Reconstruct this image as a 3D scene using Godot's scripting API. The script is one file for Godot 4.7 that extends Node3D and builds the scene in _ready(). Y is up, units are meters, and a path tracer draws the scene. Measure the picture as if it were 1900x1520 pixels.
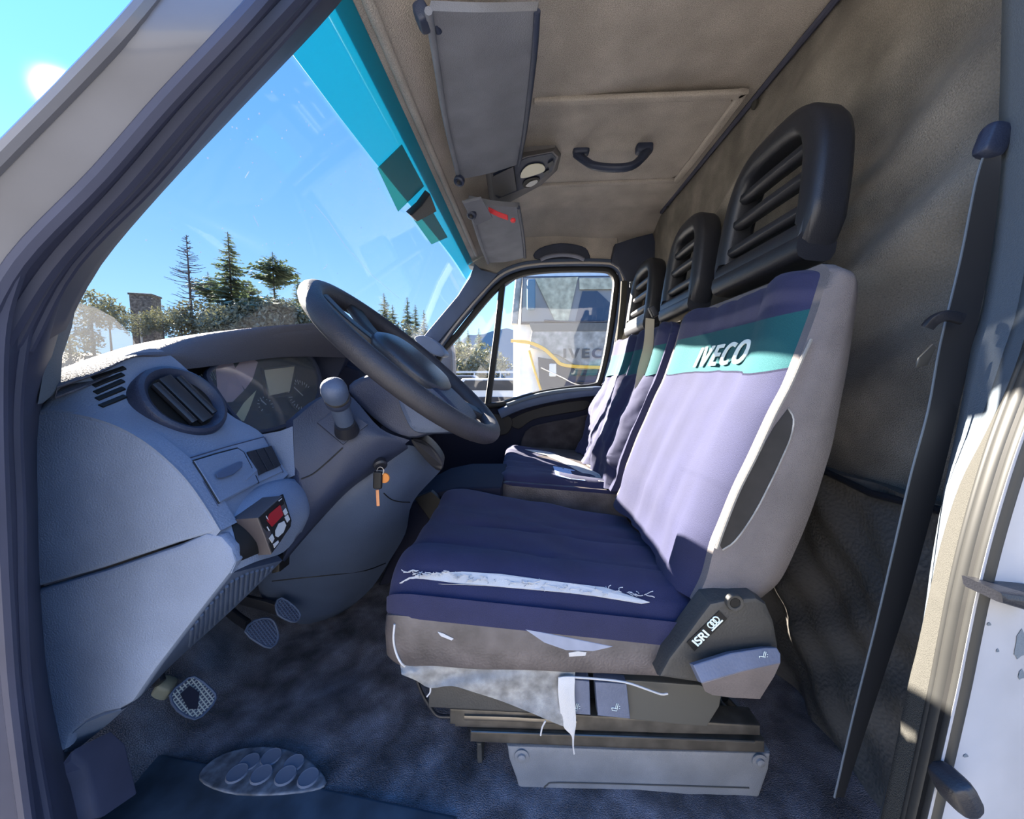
extends Node3D
# A delivery-truck cab seen through its open driver's door. Distances in metres, y up.
# x runs towards the rear of the truck, -z across the cab. "d" below is the distance across the cab from the camera.
const F := 714.0            # focal length in pixels of the 1900 x 1520 frame
const EYE := Vector3(0, 1.5, 0)
var view: Basis
var org := {}               # node -> where its origin stands in the world
var M := {}                 # materials
var T := {}                 # textures
var names := {}

func _ready():
	# ---------- camera, sky, sun, exposure
	var cam := Camera3D.new()
	cam.name = "camera"
	cam.position = EYE
	cam.rotation = Vector3(deg_to_rad(-4.8), deg_to_rad(2.0), 0)
	cam.fov = rad_to_deg(2.0 * atan(760.0 / F))
	cam.near = 0.02
	cam.far = 4000.0
	add_child(cam)
	view = Basis.from_euler(cam.rotation)
	var sky_look := ProceduralSkyMaterial.new()
	sky_look.sky_top_color = Color(0.32, 0.55, 0.86)
	sky_look.sky_horizon_color = Color(0.66, 0.83, 0.95)
	sky_look.sky_curve = 0.16
	sky_look.ground_bottom_color = Color(0.45, 0.43, 0.40)
	sky_look.ground_horizon_color = Color(0.62, 0.62, 0.62)
	sky_look.sun_angle_max = 8.0
	sky_look.sun_curve = 0.042
	sky_look.sky_energy_multiplier = 1.15
	var sky := Sky.new()
	sky.sky_material = sky_look
	var env := Environment.new()
	env.background_mode = Environment.BG_SKY
	env.sky = sky
	env.tonemap_mode = Environment.TONE_MAPPER_LINEAR
	env.tonemap_exposure = 2.4
	env.sdfgi_enabled = true
	env.ssao_enabled = true
	env.ssil_enabled = true
	var around := WorldEnvironment.new()
	around.name = "world_environment"
	around.environment = env
	add_child(around)
	var sun := DirectionalLight3D.new()
	sun.name = "sun"
	var towards := view * Vector3((113.0 - 950.0) / F, (760.0 - 172.0) / F, -1.0)
	sun.basis = Basis.looking_at(-towards.normalized(), Vector3.UP)
	sun.light_color = Color(1.0, 0.96, 0.90)
	sun.light_energy = 10.5
	sun.light_angular_distance = 0.6
	sun.shadow_enabled = true
	add_child(sun)
	make_textures()
	make_materials()
	build_outside()
	build_shell()
	build_dash()
	build_wheel()
	build_seats()
	build_roof_things()
	build_small_things()

# ---------- placing
func P(px: float, py: float, d: float) -> Vector3:
	var v := view * Vector3((px - 950.0) / F, (760.0 - py) / F, -1.0)
	return EYE + v * (d / -v.z)

func E(x: float, y: float, d: float) -> Vector3:
	return Vector3(x, 1.5 + y, -d)

func PL(list: Array, d: float) -> PackedVector3Array:
	var out := PackedVector3Array()
	for p in list:
		out.append(P(p[0], p[1], p[2] if p.size() > 2 else d))
	return out

func EL(list: Array, d: float) -> PackedVector3Array:
	var out := PackedVector3Array()
	for p in list:
		out.append(E(p[0], p[1], d))
	return out

func grid(rows: Array) -> Array:      # rows of [px, py, d]
	var out := []
	for r in rows:
		out.append(PL(r, 0.0))
	return out

# a smooth curve through the points, n pieces between neighbours
func smooth(p: PackedVector3Array, n: int, closed := false) -> PackedVector3Array:
	var out := PackedVector3Array()
	var c := p.size()
	for i in (c if closed else c - 1):
		var a := p[(i - 1 + c) % c] if closed or i > 0 else p[0] * 2.0 - p[1]
		var e := p[(i + 2) % c] if closed or i < c - 2 else p[c - 1] * 2.0 - p[c - 2]
		for k in n:
			out.append(p[i].cubic_interpolate(p[(i + 1) % c], a, e, float(k) / n))
	if not closed:
		out.append(p[c - 1])
	return out

func smooth_grid(g: Array, n: int, m: int) -> Array:   # n between rows, m inside rows
	var fine := []
	for r in g:
		fine.append(smooth(r, m))
	var out := []
	for k in fine[0].size():
		var col := PackedVector3Array()
		for r in fine:
			col.append(r[k])
		out.append(smooth(col, n))
	var rows := []
	for i in out[0].size():
		var r := PackedVector3Array()
		for c in out:
			r.append(c[i])
		rows.append(r)
	return rows

# ---------- triangle lists
func quad(a: Vector3, b: Vector3, c: Vector3, d: Vector3) -> PackedVector3Array:
	return PackedVector3Array([a, b, c, a, c, d])

func centre(p: PackedVector3Array) -> Vector3:
	var s := Vector3.ZERO
	for v in p:
		s += v
	return s / p.size()

func face_normal(p: PackedVector3Array) -> Vector3:
	var n := Vector3.ZERO
	for i in p.size():
		n += p[i].cross(p[(i + 1) % p.size()])
	return n.normalized()

func flat_axes(n: Vector3) -> Array:
	var u := n.cross(Vector3.UP if absf(n.y) < 0.9 else Vector3.RIGHT).normalized()
	return [u, n.cross(u)]

func fill(p: PackedVector3Array) -> PackedVector3Array:
	var n := face_normal(p)
	var ax := flat_axes(n)
	var o := p[0]
	var flat := PackedVector2Array()
	for v in p:
		flat.append(Vector2((v - o).dot(ax[0]), (v - o).dot(ax[1])))
	var t := PackedVector3Array()
	var idx := Geometry2D.triangulate_polygon(flat)
	if idx.is_empty():
		var c := centre(p)
		for i in p.size():
			t.append_array([p[i], p[(i + 1) % p.size()], c])
		return t
	for k in range(0, idx.size(), 3):
		var a := p[idx[k]]
		var b := p[idx[k + 1]]
		var c := p[idx[k + 2]]
		if (b - a).cross(c - a).dot(n) < 0.0:
			t.append_array([a, c, b])
		else:
			t.append_array([a, b, c])
	return t

func inset(p: PackedVector3Array, by: float) -> PackedVector3Array:
	var n := face_normal(p)
	var c := p.size()
	var out := PackedVector3Array()
	for i in c:
		var e0 := (p[i] - p[(i - 1 + c) % c]).normalized()
		var e1 := (p[(i + 1) % c] - p[i]).normalized()
		var n0 := n.cross(e0)
		var n1 := n.cross(e1)
		var m := n0 + n1
		var l := m.length_squared()
		m = m * (2.0 / maxf(l, 0.8)) if l > 0.0001 else n0
		out.append(p[i] + m * by)
	return out

func rings(r: Array, caps := true, round := true) -> PackedVector3Array:
	var t := PackedVector3Array()
	for i in r.size() - 1:
		var a: PackedVector3Array = r[i]
		var b: PackedVector3Array = r[i + 1]
		var c := a.size()
		for k in (c if round else c - 1):
			var k2 := (k + 1) % c
			t.append_array([a[k], a[k2], b[k2], a[k], b[k2], b[k]])
	if caps:
		var f := fill(r[0])
		f.reverse()
		t.append_array(f)
		t.append_array(fill(r[-1]))
	return t

# an outline pushed along "off", its edges chamfered
func prism(p: PackedVector3Array, off: Vector3, bevel := 0.0) -> PackedVector3Array:
	if face_normal(p).dot(off) < 0.0:
		p = p.duplicate()
		p.reverse()
	var u := off.normalized()
	var r := []
	var q := PackedVector3Array()
	if bevel > 0.0:
		var small := inset(p, bevel)
		var mid := inset(p, bevel * 0.3)
		r.append(small)
		r.append(shifted(mid, u * bevel * 0.3))
		r.append(shifted(p, u * bevel))
		r.append(shifted(p, off - u * bevel))
		r.append(shifted(mid, off - u * bevel * 0.3))
		r.append(shifted(small, off))
	else:
		r = [p, shifted(p, off)]
	return rings(r)

func shifted(p: PackedVector3Array, by: Vector3) -> PackedVector3Array:
	var out := PackedVector3Array()
	for v in p:
		out.append(v + by)
	return out

func tube(path: PackedVector3Array, r: Variant, sides := 10, closed := false, flat := 1.0, up := Vector3.ZERO) -> PackedVector3Array:
	var rs := []
	var c := path.size()
	var side := Vector3.ZERO
	for i in c:
		var a := path[(i - 1 + c) % c] if closed else path[maxi(i - 1, 0)]
		var b := path[(i + 1) % c] if closed else path[mini(i + 1, c - 1)]
		var t := (b - a).normalized()
		if up != Vector3.ZERO:
			side = up
		elif side == Vector3.ZERO:
			side = Vector3.UP if absf(t.y) < 0.9 else Vector3.RIGHT
		side = (side - t * side.dot(t)).normalized()
		var other := t.cross(side)
		var rad: float = r[i] if r is Array else r
		var ring := PackedVector3Array()
		for k in sides:
			var w := TAU * k / sides
			ring.append(path[i] + side * cos(w) * rad * flat + other * sin(w) * rad)
		rs.append(ring)
	if closed:
		rs.append(rs[0])
	return rings(rs, not closed)

# a bar of rounded rectangular section: half width w (sideways of the path, inside "up"'s plane), half thickness h along "up"
func bar(path: PackedVector3Array, w: float, h: float, up: Vector3, closed := false, r := 0.35) -> PackedVector3Array:
	var rs := []
	var c := path.size()
	for i in c:
		var a := path[(i - 1 + c) % c] if closed else path[maxi(i - 1, 0)]
		var b := path[(i + 1) % c] if closed else path[mini(i + 1, c - 1)]
		var t := (b - a).normalized()
		var u := (up - t * up.dot(t)).normalized()
		var s := t.cross(u)
		var ring := PackedVector3Array()
		var k := minf(w, h) * r * 2.0
		for q in [[1, 1], [-1, 1], [-1, -1], [1, -1]]:
			var c0: Vector3 = path[i] + s * (w - k) * q[0] + u * (h - k) * q[1]
			var first: Vector3 = s * q[0] if q[0] * q[1] > 0 else u * q[1]
			var second: Vector3 = u * q[1] if q[0] * q[1] > 0 else s * q[0]
			for f in [0.0, 0.5, 1.0]:
				var g: float = f * PI / 2
				ring.append(c0 + (first * cos(g) + second * sin(g)) * k)
		rs.append(ring)
	if closed:
		rs.append(rs[0])
	return rings(rs, not closed)

func rbox(xf: Transform3D, size: Vector3, r: float) -> PackedVector3Array:
	var t := PackedVector3Array()
	var h := size / 2.0
	r = minf(r, minf(h.x, minf(h.y, h.z)) * 0.999)
	for ax in 3:
		var u := (ax + 1) % 3
		var v := (ax + 2) % 3
		for s in [-1.0, 1.0]:
			var us := [-h[u], -h[u] + r * 0.3, -h[u] + r, h[u] - r, h[u] - r * 0.3, h[u]]
			var vs := [-h[v], -h[v] + r * 0.3, -h[v] + r, h[v] - r, h[v] - r * 0.3, h[v]]
			var g := []
			for a in us:
				var row := PackedVector3Array()
				for b in vs:
					var p := Vector3.ZERO
					p[ax] = h[ax] * s
					p[u] = a
					p[v] = b
					var inner := p.clamp(-h + Vector3.ONE * r, h - Vector3.ONE * r)
					p = inner + (p - inner).normalized() * r
					row.append(xf * p)
				g.append(row)
			for i in 5:
				for k in 5:
					if s > 0:
						t.append_array([g[i][k], g[i + 1][k], g[i + 1][k + 1], g[i][k], g[i + 1][k + 1], g[i][k + 1]])
					else:
						t.append_array([g[i][k], g[i + 1][k + 1], g[i + 1][k], g[i][k], g[i][k + 1], g[i + 1][k + 1]])
	return t

func box(x0: float, x1: float, y0: float, y1: float, d0: float, d1: float, r := 0.004) -> PackedVector3Array:
	var c := E((x0 + x1) / 2, (y0 + y1) / 2, (d0 + d1) / 2)
	return rbox(Transform3D(Basis(), c), Vector3(absf(x1 - x0), absf(y1 - y0), absf(d1 - d0)), r)

# a sheet of given thickness over a grid of points
func sheet(g: Array, off: Vector3) -> PackedVector3Array:
	var t := PackedVector3Array()
	var nr := g.size()
	var nc: int = g[0].size()
	for i in nr - 1:
		for k in nc - 1:
			t.append_array(quad(g[i][k], g[i][k + 1], g[i + 1][k + 1], g[i + 1][k]))
			t.append_array(quad(g[i + 1][k] + off, g[i + 1][k + 1] + off, g[i][k + 1] + off, g[i][k] + off))
	for i in nr - 1:
		t.append_array(quad(g[i + 1][0], g[i + 1][0] + off, g[i][0] + off, g[i][0]))
		t.append_array(quad(g[i][nc - 1], g[i][nc - 1] + off, g[i + 1][nc - 1] + off, g[i + 1][nc - 1]))
	for k in nc - 1:
		t.append_array(quad(g[0][k], g[0][k] + off, g[0][k + 1] + off, g[0][k + 1]))
		t.append_array(quad(g[nr - 1][k + 1], g[nr - 1][k + 1] + off, g[nr - 1][k] + off, g[nr - 1][k]))
	return t

# profile: [radius, height] pairs turned about the y axis of xf
func lathe(profile: Array, xf: Transform3D, seg := 24) -> PackedVector3Array:
	var rs := []
	for p in profile:
		var ring := PackedVector3Array()
		for k in seg:
			var w := TAU * k / seg
			ring.append(xf * Vector3(cos(w) * maxf(p[0], 0.0001), p[1], sin(w) * maxf(p[0], 0.0001)))
		rs.append(ring)
	return rings(rs)

# axes whose y points along n
func facing(at: Vector3, n: Vector3, x_hint := Vector3.RIGHT) -> Transform3D:
	n = n.normalized()
	if absf(x_hint.normalized().dot(n)) > 0.99:
		x_hint = Vector3(n.y, n.z, n.x)
	var x := (x_hint - n * x_hint.dot(n)).normalized()
	return Transform3D(Basis(x, n, x.cross(n)), at)

func mesh_of(t: PackedVector3Array, crease := 40.0) -> ArrayMesh:
	var n := t.size() / 3
	var vol := 0.0
	var o := t[0]
	for i in n:
		vol += (t[i * 3] - o).dot((t[i * 3 + 1] - o).cross(t[i * 3 + 2] - o))
	var v := PackedVector3Array()
	var fa := PackedVector3Array()
	var at := {}
	for i in n:
		var a := t[i * 3]
		var b := t[i * 3 + 1]
		var c := t[i * 3 + 2]
		if vol < 0.0:
			var s := b
			b = c
			c = s
		var cr := (b - a).cross(c - a)
		if cr.length_squared() < 1e-18:
			continue
		var f := fa.size()
		fa.append(cr)
		v.append_array([a, b, c])
		for p: Vector3 in [a, b, c]:
			var key := Vector3i((p * 20000.0).round())
			if at.has(key):
				at[key].append(f)
			else:
				at[key] = [f]
	var unit := PackedVector3Array()
	for f in fa:
		unit.append(f.normalized())
	var lim := cos(deg_to_rad(crease))
	var pos := PackedVector3Array()
	var nor := PackedVector3Array()
	for f in fa.size():
		for k in [0, 2, 1]:
			var p := v[f * 3 + k]
			var s := Vector3.ZERO
			for g in at[Vector3i((p * 20000.0).round())]:
				if unit[g].dot(unit[f]) >= lim:
					s += fa[g]
			pos.append(p)
			nor.append(s.normalized())
	var arr := []
	arr.resize(Mesh.ARRAY_MAX)
	arr[Mesh.ARRAY_VERTEX] = pos
	arr[Mesh.ARRAY_NORMAL] = nor
	var m := ArrayMesh.new()
	m.add_surface_from_arrays(Mesh.PRIMITIVE_TRIANGLES, arr)
	return m

# ---------- naming
func numbered(called: String) -> String:
	if not names.has(called):
		names[called] = 0
		return called
	names[called] += 1
	return "%s_%03d" % [called, names[called]]

func tag(o: Node, label: String, category := "", group := "", kind := "") -> void:
	if label:
		o.set_meta("label", label)
	if category:
		o.set_meta("category", category)
	if group:
		o.set_meta("group", group)
	if kind:
		o.set_meta("kind", kind)

func thing(called: String, label: String, category: String, at: Vector3, group := "") -> Node3D:
	var o := Node3D.new()
	o.name = numbered(called)
	add_child(o)
	o.position = at
	org[o] = at
	tag(o, label, category, group)
	return o

func part(parent: Node3D, called: String, t: PackedVector3Array, m: Material, crease := 40.0, label := "") -> MeshInstance3D:
	var o := MeshInstance3D.new()
	o.name = called
	var at: Vector3 = org[parent]
	o.mesh = mesh_of(shifted(t, -at), crease)
	o.material_override = m
	parent.add_child(o, true)
	org[o] = at
	if label:
		o.set_meta("label", label)
	return o

func solo(called: String, label: String, category: String, t: PackedVector3Array, m: Material, crease := 40.0, group := "", kind := "") -> MeshInstance3D:
	var o := MeshInstance3D.new()
	o.name = numbered(called)
	var lo := t[0]
	var hi := t[0]
	for v in t:
		lo = lo.min(v)
		hi = hi.max(v)
	var at := Vector3((lo.x + hi.x) / 2, lo.y, (lo.z + hi.z) / 2)
	o.mesh = mesh_of(shifted(t, -at), crease)
	o.material_override = m
	o.position = at
	add_child(o)
	org[o] = at
	tag(o, label, category, group, kind)
	return o

func struct(called: String, t: PackedVector3Array, m: Material, crease := 40.0, label := "") -> MeshInstance3D:
	return solo(called, label, "", t, m, crease, "", "structure")

# one mesh per letter, set along a line; gap is in units of the letter height
func lettering(parent: Node3D, words: String, size: float, depth: float, at: Vector3, right: Vector3, up: Vector3, m: Material, stretch := 1.0, slant := 0.0, weight := 700, skin := PackedVector3Array(), gap := 0.12):
	right = right.normalized()
	up = up.normalized()
	var meshes := []
	var total := 0.0
	for ch in words:
		var tm := TextMesh.new()
		var f := SystemFont.new()
		f.font_names = PackedStringArray(["Droid Sans"])
		f.font_weight = weight
		tm.font = f
		tm.text = ch
		tm.font_size = 64
		tm.pixel_size = size / 46.0
		tm.depth = depth
		tm.curve_step = 1.0
		var w := tm.get_aabb().size.x * stretch
		if ch == "I":                       # a plain upright without serifs
			var bm := BoxMesh.new()
			bm.size = Vector3(size * 0.21, size, depth)
			w = size * 0.21 * stretch
			meshes.append([bm, w])
			total += w + gap * size
			continue
		meshes.append([tm, w])
		total += w + gap * size
	total -= gap * size
	var x := -total / 2
	for e in meshes:
		var o := MeshInstance3D.new()
		o.name = "letter"
		o.mesh = e[0]
		o.material_override = m
		var c: Vector3 = at + right * (x + e[1] / 2)
		var z := right.cross(up).normalized()
		if skin.size():
			var best := 1e9
			for i in range(0, skin.size(), 3):
				var hit = Geometry3D.ray_intersects_triangle(c + z * 0.2, -z, skin[i], skin[i + 1], skin[i + 2])
				if hit != null and (hit - c - z * 0.2).length() < best:
					best = (hit - c - z * 0.2).length()
			if best < 1.0:
				c = c + z * (0.2 - best + depth * 0.4 + 0.0024)
		var mid: Vector3 = e[0].get_aabb().get_center()
		o.transform = Transform3D(Basis(right * stretch, up + right * slant, z), Vector3.ZERO)
		o.position = c - org[parent] - o.transform.basis * Vector3(mid.x, mid.y, 0)
		parent.add_child(o, true)
		x += e[1] + gap * size

# ---------- textures and materials
func noise_tex(seed_: int, freq: float, lo: float, hi: float, size := 512, octaves := 3, as_normal := false, bump := 4.0, type := FastNoiseLite.TYPE_SIMPLEX_SMOOTH) -> NoiseTexture2D:
	var n := FastNoiseLite.new()
	n.seed = seed_
	n.noise_type = type
	n.frequency = freq
	n.fractal_octaves = octaves
	var t := NoiseTexture2D.new()
	t.width = size
	t.height = size
	t.seamless = true
	t.noise = n
	if as_normal:
		t.as_normal_map = true
		t.bump_strength = bump
	else:
		var g := Gradient.new()
		g.set_color(0, Color(lo, lo, lo))
		g.set_color(1, Color(hi, hi, hi))
		t.color_ramp = g
	return t

func make_textures():
	T.speck = noise_tex(1, 0.22, 0.74, 1.0, 512, 2)
	T.speck_soft = noise_tex(8, 0.3, 0.86, 1.0, 512, 2)
	T.blotch = noise_tex(2, 0.012, 0.62, 1.0, 512, 4)
	T.blotch_soft = noise_tex(3, 0.010, 0.84, 1.0, 512, 4)
	T.stain = noise_tex(4, 0.02, 0.35, 1.0, 512, 5)
	T.grain_n = noise_tex(5, 0.16, 0, 1, 512, 2, true, 3.0)
	T.cloth_n = noise_tex(6, 0.28, 0, 1, 512, 2, true, 5.0)
	T.crinkle_n = noise_tex(7, 0.015, 0, 1, 512, 4, true, 14.0)
	T.bark = noise_tex(9, 0.05, 0.5, 1.0, 256, 4)

func mat(c: Color, rough := 0.8, o := {}) -> StandardMaterial3D:
	var m := StandardMaterial3D.new()
	m.albedo_color = c
	m.roughness = rough
	m.metallic = o.get("metal", 0.0)
	m.metallic_specular = o.get("spec", 0.5)
	if o.has("tex"):
		m.albedo_texture = T[o.tex]
		m.uv1_triplanar = true
		m.uv1_world_triplanar = true
		m.uv1_scale = Vector3.ONE * o.get("scale", 4.0)
	if o.has("detail"):
		m.detail_enabled = true
		m.detail_blend_mode = BaseMaterial3D.BLEND_MODE_MUL
		m.detail_albedo = T[o.detail]
		m.detail_uv_layer = BaseMaterial3D.DETAIL_UV_2
		m.uv2_triplanar = true
		m.uv2_world_triplanar = true
		m.uv2_scale = Vector3.ONE * o.get("dscale", 1.0)
	if o.has("normal"):
		m.normal_enabled = true
		m.normal_texture = T[o.normal]
		m.normal_scale = o.get("nscale", 0.6)
		m.uv1_triplanar = true
		m.uv1_world_triplanar = true
		m.uv1_scale = Vector3.ONE * o.get("scale", 4.0)
	if o.has("rim"):
		m.rim_enabled = true
		m.rim = o.rim
		m.rim_tint = 0.5
	if o.has("coat"):
		m.clearcoat_enabled = true
		m.clearcoat = o.coat
		m.clearcoat_roughness = 0.1
	return m

func pane(c: Color, alpha: float, rough := 0.03) -> StandardMaterial3D:
	var m := StandardMaterial3D.new()
	m.albedo_color = Color(c, alpha)
	m.transparency = BaseMaterial3D.TRANSPARENCY_ALPHA
	m.roughness = rough
	return m

func make_materials():
	M.headliner = mat(Color(0.86, 0.82, 0.78), 0.95, {"tex": "speck", "scale": 3.0, "detail": "blotch_soft", "dscale": 1.3, "normal": "cloth_n", "nscale": 0.5})
	M.wall_cloth = mat(Color(0.66, 0.63, 0.585), 0.95, {"tex": "speck", "scale": 3.0, "detail": "blotch", "dscale": 0.9, "normal": "cloth_n", "nscale": 0.5})
	M.vinyl = mat(Color(0.36, 0.35, 0.34), 0.42, {"tex": "blotch_soft", "scale": 1.6, "normal": "grain_n", "nscale": 0.4})
	M.dash = mat(Color(0.52, 0.575, 0.67), 0.62, {"tex": "speck_soft", "scale": 4.0, "detail": "blotch_soft", "dscale": 1.2, "normal": "grain_n", "nscale": 0.35})
	M.dash_top = mat(Color(0.36, 0.36, 0.40), 0.75, {"tex": "speck_soft", "scale": 4.0, "normal": "grain_n", "nscale": 0.5})
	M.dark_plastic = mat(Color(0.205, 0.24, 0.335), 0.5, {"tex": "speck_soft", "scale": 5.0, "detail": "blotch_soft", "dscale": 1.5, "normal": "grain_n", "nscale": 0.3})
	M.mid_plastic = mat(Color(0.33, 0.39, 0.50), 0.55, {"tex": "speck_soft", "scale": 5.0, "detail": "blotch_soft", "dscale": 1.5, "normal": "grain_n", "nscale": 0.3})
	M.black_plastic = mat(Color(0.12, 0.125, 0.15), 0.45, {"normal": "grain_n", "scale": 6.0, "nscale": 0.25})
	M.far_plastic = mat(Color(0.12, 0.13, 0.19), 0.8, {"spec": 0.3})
	M.black = mat(Color(0.03, 0.03, 0.035), 0.6)
	M.rubber = mat(Color(0.26, 0.27, 0.35), 0.55, {"tex": "blotch_soft", "scale": 2.0})
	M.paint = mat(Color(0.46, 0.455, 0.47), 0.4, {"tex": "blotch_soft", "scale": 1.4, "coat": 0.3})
	M.jamb = mat(Color(0.70, 0.705, 0.73), 0.4, {"tex": "blotch_soft", "scale": 1.4, "coat": 0.3})
	M.door_seal = mat(Color(0.17, 0.17, 0.165), 0.5)
	M.piping = mat(Color(0.62, 0.61, 0.59), 0.95, {"tex": "speck", "scale": 14.0, "normal": "cloth_n", "nscale": 1.2})
	M.seal_cloth = mat(Color(0.29, 0.285, 0.265), 0.95, {"tex": "speck", "scale": 5.0, "normal": "cloth_n", "nscale": 1.0})
	M.pillar = mat(Color(0.42, 0.46, 0.50), 0.7, {"tex": "speck_soft", "scale": 5.0, "normal": "grain_n", "nscale": 0.3})
	M.carpet = mat(Color(0.60, 0.59, 0.63), 0.95, {"tex": "speck", "scale": 3.0, "detail": "stain", "dscale": 1.1, "normal": "cloth_n", "nscale": 0.9})
	M.sill = mat(Color(0.26, 0.32, 0.38), 0.6, {"tex": "blotch", "scale": 2.0})
	M.navy = mat(Color(0.195, 0.205, 0.36), 0.9, {"tex": "speck", "scale": 6.0, "detail": "blotch_soft", "dscale": 1.7, "normal": "cloth_n", "nscale": 0.4, "rim": 0.25})
	M.teal = mat(Color(0.055, 0.33, 0.35), 0.9, {"tex": "speck_soft", "scale": 5.0, "normal": "cloth_n", "nscale": 0.4, "rim": 0.2})  # sunlight tinted by the windshield band, put into the seat cover colour
	M.grey_cloth = mat(Color(0.50, 0.475, 0.475), 0.95, {"tex": "speck_soft", "scale": 5.0, "detail": "blotch_soft", "dscale": 1.5, "normal": "cloth_n", "nscale": 0.5})
	M.seat_side = mat(Color(0.43, 0.40, 0.395), 0.45, {"tex": "blotch", "scale": 2.2, "normal": "grain_n", "nscale": 0.25})
	M.white_cloth = mat(Color(0.86, 0.85, 0.84), 0.95, {"tex": "speck_soft", "scale": 8.0, "normal": "cloth_n", "nscale": 0.8})
	M.net = mat(Color(0.84, 0.83, 0.81), 0.9, {"tex": "speck", "scale": 12.0, "detail": "blotch", "dscale": 6.0, "normal": "cloth_n", "nscale": 1.0})
	M.letter = mat(Color(0.88, 0.93, 0.90), 0.8)
	M.white = mat(Color(0.74, 0.74, 0.74), 0.6)
	M.strap = mat(Color(0.75, 0.70, 0.60), 0.9, {"tex": "speck", "scale": 9.0})
	M.belt = mat(Color(0.13, 0.135, 0.15), 0.6, {"tex": "speck_soft", "scale": 9.0})
	M.steel = mat(Color(0.55, 0.53, 0.50), 0.35, {"metal": 0.9, "tex": "blotch_soft", "scale": 3.0})
	M.rail = mat(Color(0.42, 0.40, 0.37), 0.4, {"metal": 0.5, "tex": "blotch", "scale": 3.0})
	M.base_grey = mat(Color(0.54, 0.55, 0.57), 0.6, {"tex": "speck_soft", "scale": 5.0, "detail": "blotch_soft", "dscale": 2.0, "normal": "grain_n", "nscale": 0.3})
	M.bracket = mat(Color(0.26, 0.255, 0.245), 0.55, {"tex": "blotch_soft", "scale": 3.0, "normal": "grain_n", "nscale": 0.2})
	M.lever = mat(Color(0.40, 0.43, 0.51), 0.5, {"tex": "blotch_soft", "scale": 3.0, "normal": "grain_n", "nscale": 0.2})
	M.lever_grey = mat(Color(0.48, 0.455, 0.46), 0.5, {"tex": "blotch_soft", "scale": 3.0, "normal": "grain_n", "nscale": 0.2})
	M.wheel = mat(Color(0.20, 0.20, 0.23), 0.55, {"normal": "grain_n", "scale": 5.0, "nscale": 0.5, "tex": "blotch_soft"})
	M.visor = mat(Color(0.54, 0.55, 0.59), 0.75, {"tex": "speck_soft", "scale": 5.0, "detail": "blotch_soft", "dscale": 1.6, "normal": "grain_n", "nscale": 0.5})
	M.console = mat(Color(0.46, 0.45, 0.46), 0.55, {"tex": "speck_soft", "scale": 5.0, "normal": "grain_n", "nscale": 0.3})
	M.chrome = mat(Color(0.8, 0.8, 0.8), 0.15, {"metal": 1.0})
	M.red = mat(Color(0.85, 0.22, 0.25), 0.7)
	M.glass = pane(Color(0.01, 0.012, 0.014), 0.26)
	M.glass.metallic_specular = 0.25
	M.door_glass = pane(Color(0.02, 0.02, 0.02), 0.10)
	M.lens = pane(Color(0.6, 0.65, 0.7), 0.10, 0.05)
	M.band = StandardMaterial3D.new()
	M.band.albedo_color = Color(0.0, 0.55, 0.65, 0.80)
	M.band.transparency = BaseMaterial3D.TRANSPARENCY_ALPHA
	M.band.roughness = 0.5
	M.band.backlight_enabled = true
	M.band.backlight = Color(0.0, 0.40, 0.51)
	M.patch = M.band.duplicate()
	M.patch.albedo_color = Color(0.02, 0.36, 0.40, 0.86)
	M.patch.backlight = Color(0.03, 0.40, 0.42)
	M.dust = StandardMaterial3D.new()
	M.dust.albedo_color = Color(0.7, 0.7, 0.69, 0.30)
	M.dust.transparency = BaseMaterial3D.TRANSPARENCY_ALPHA
	M.dust.roughness = 0.9
	M.dust.backlight_enabled = true
	M.dust.backlight = Color(0.28, 0.28, 0.28)

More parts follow.
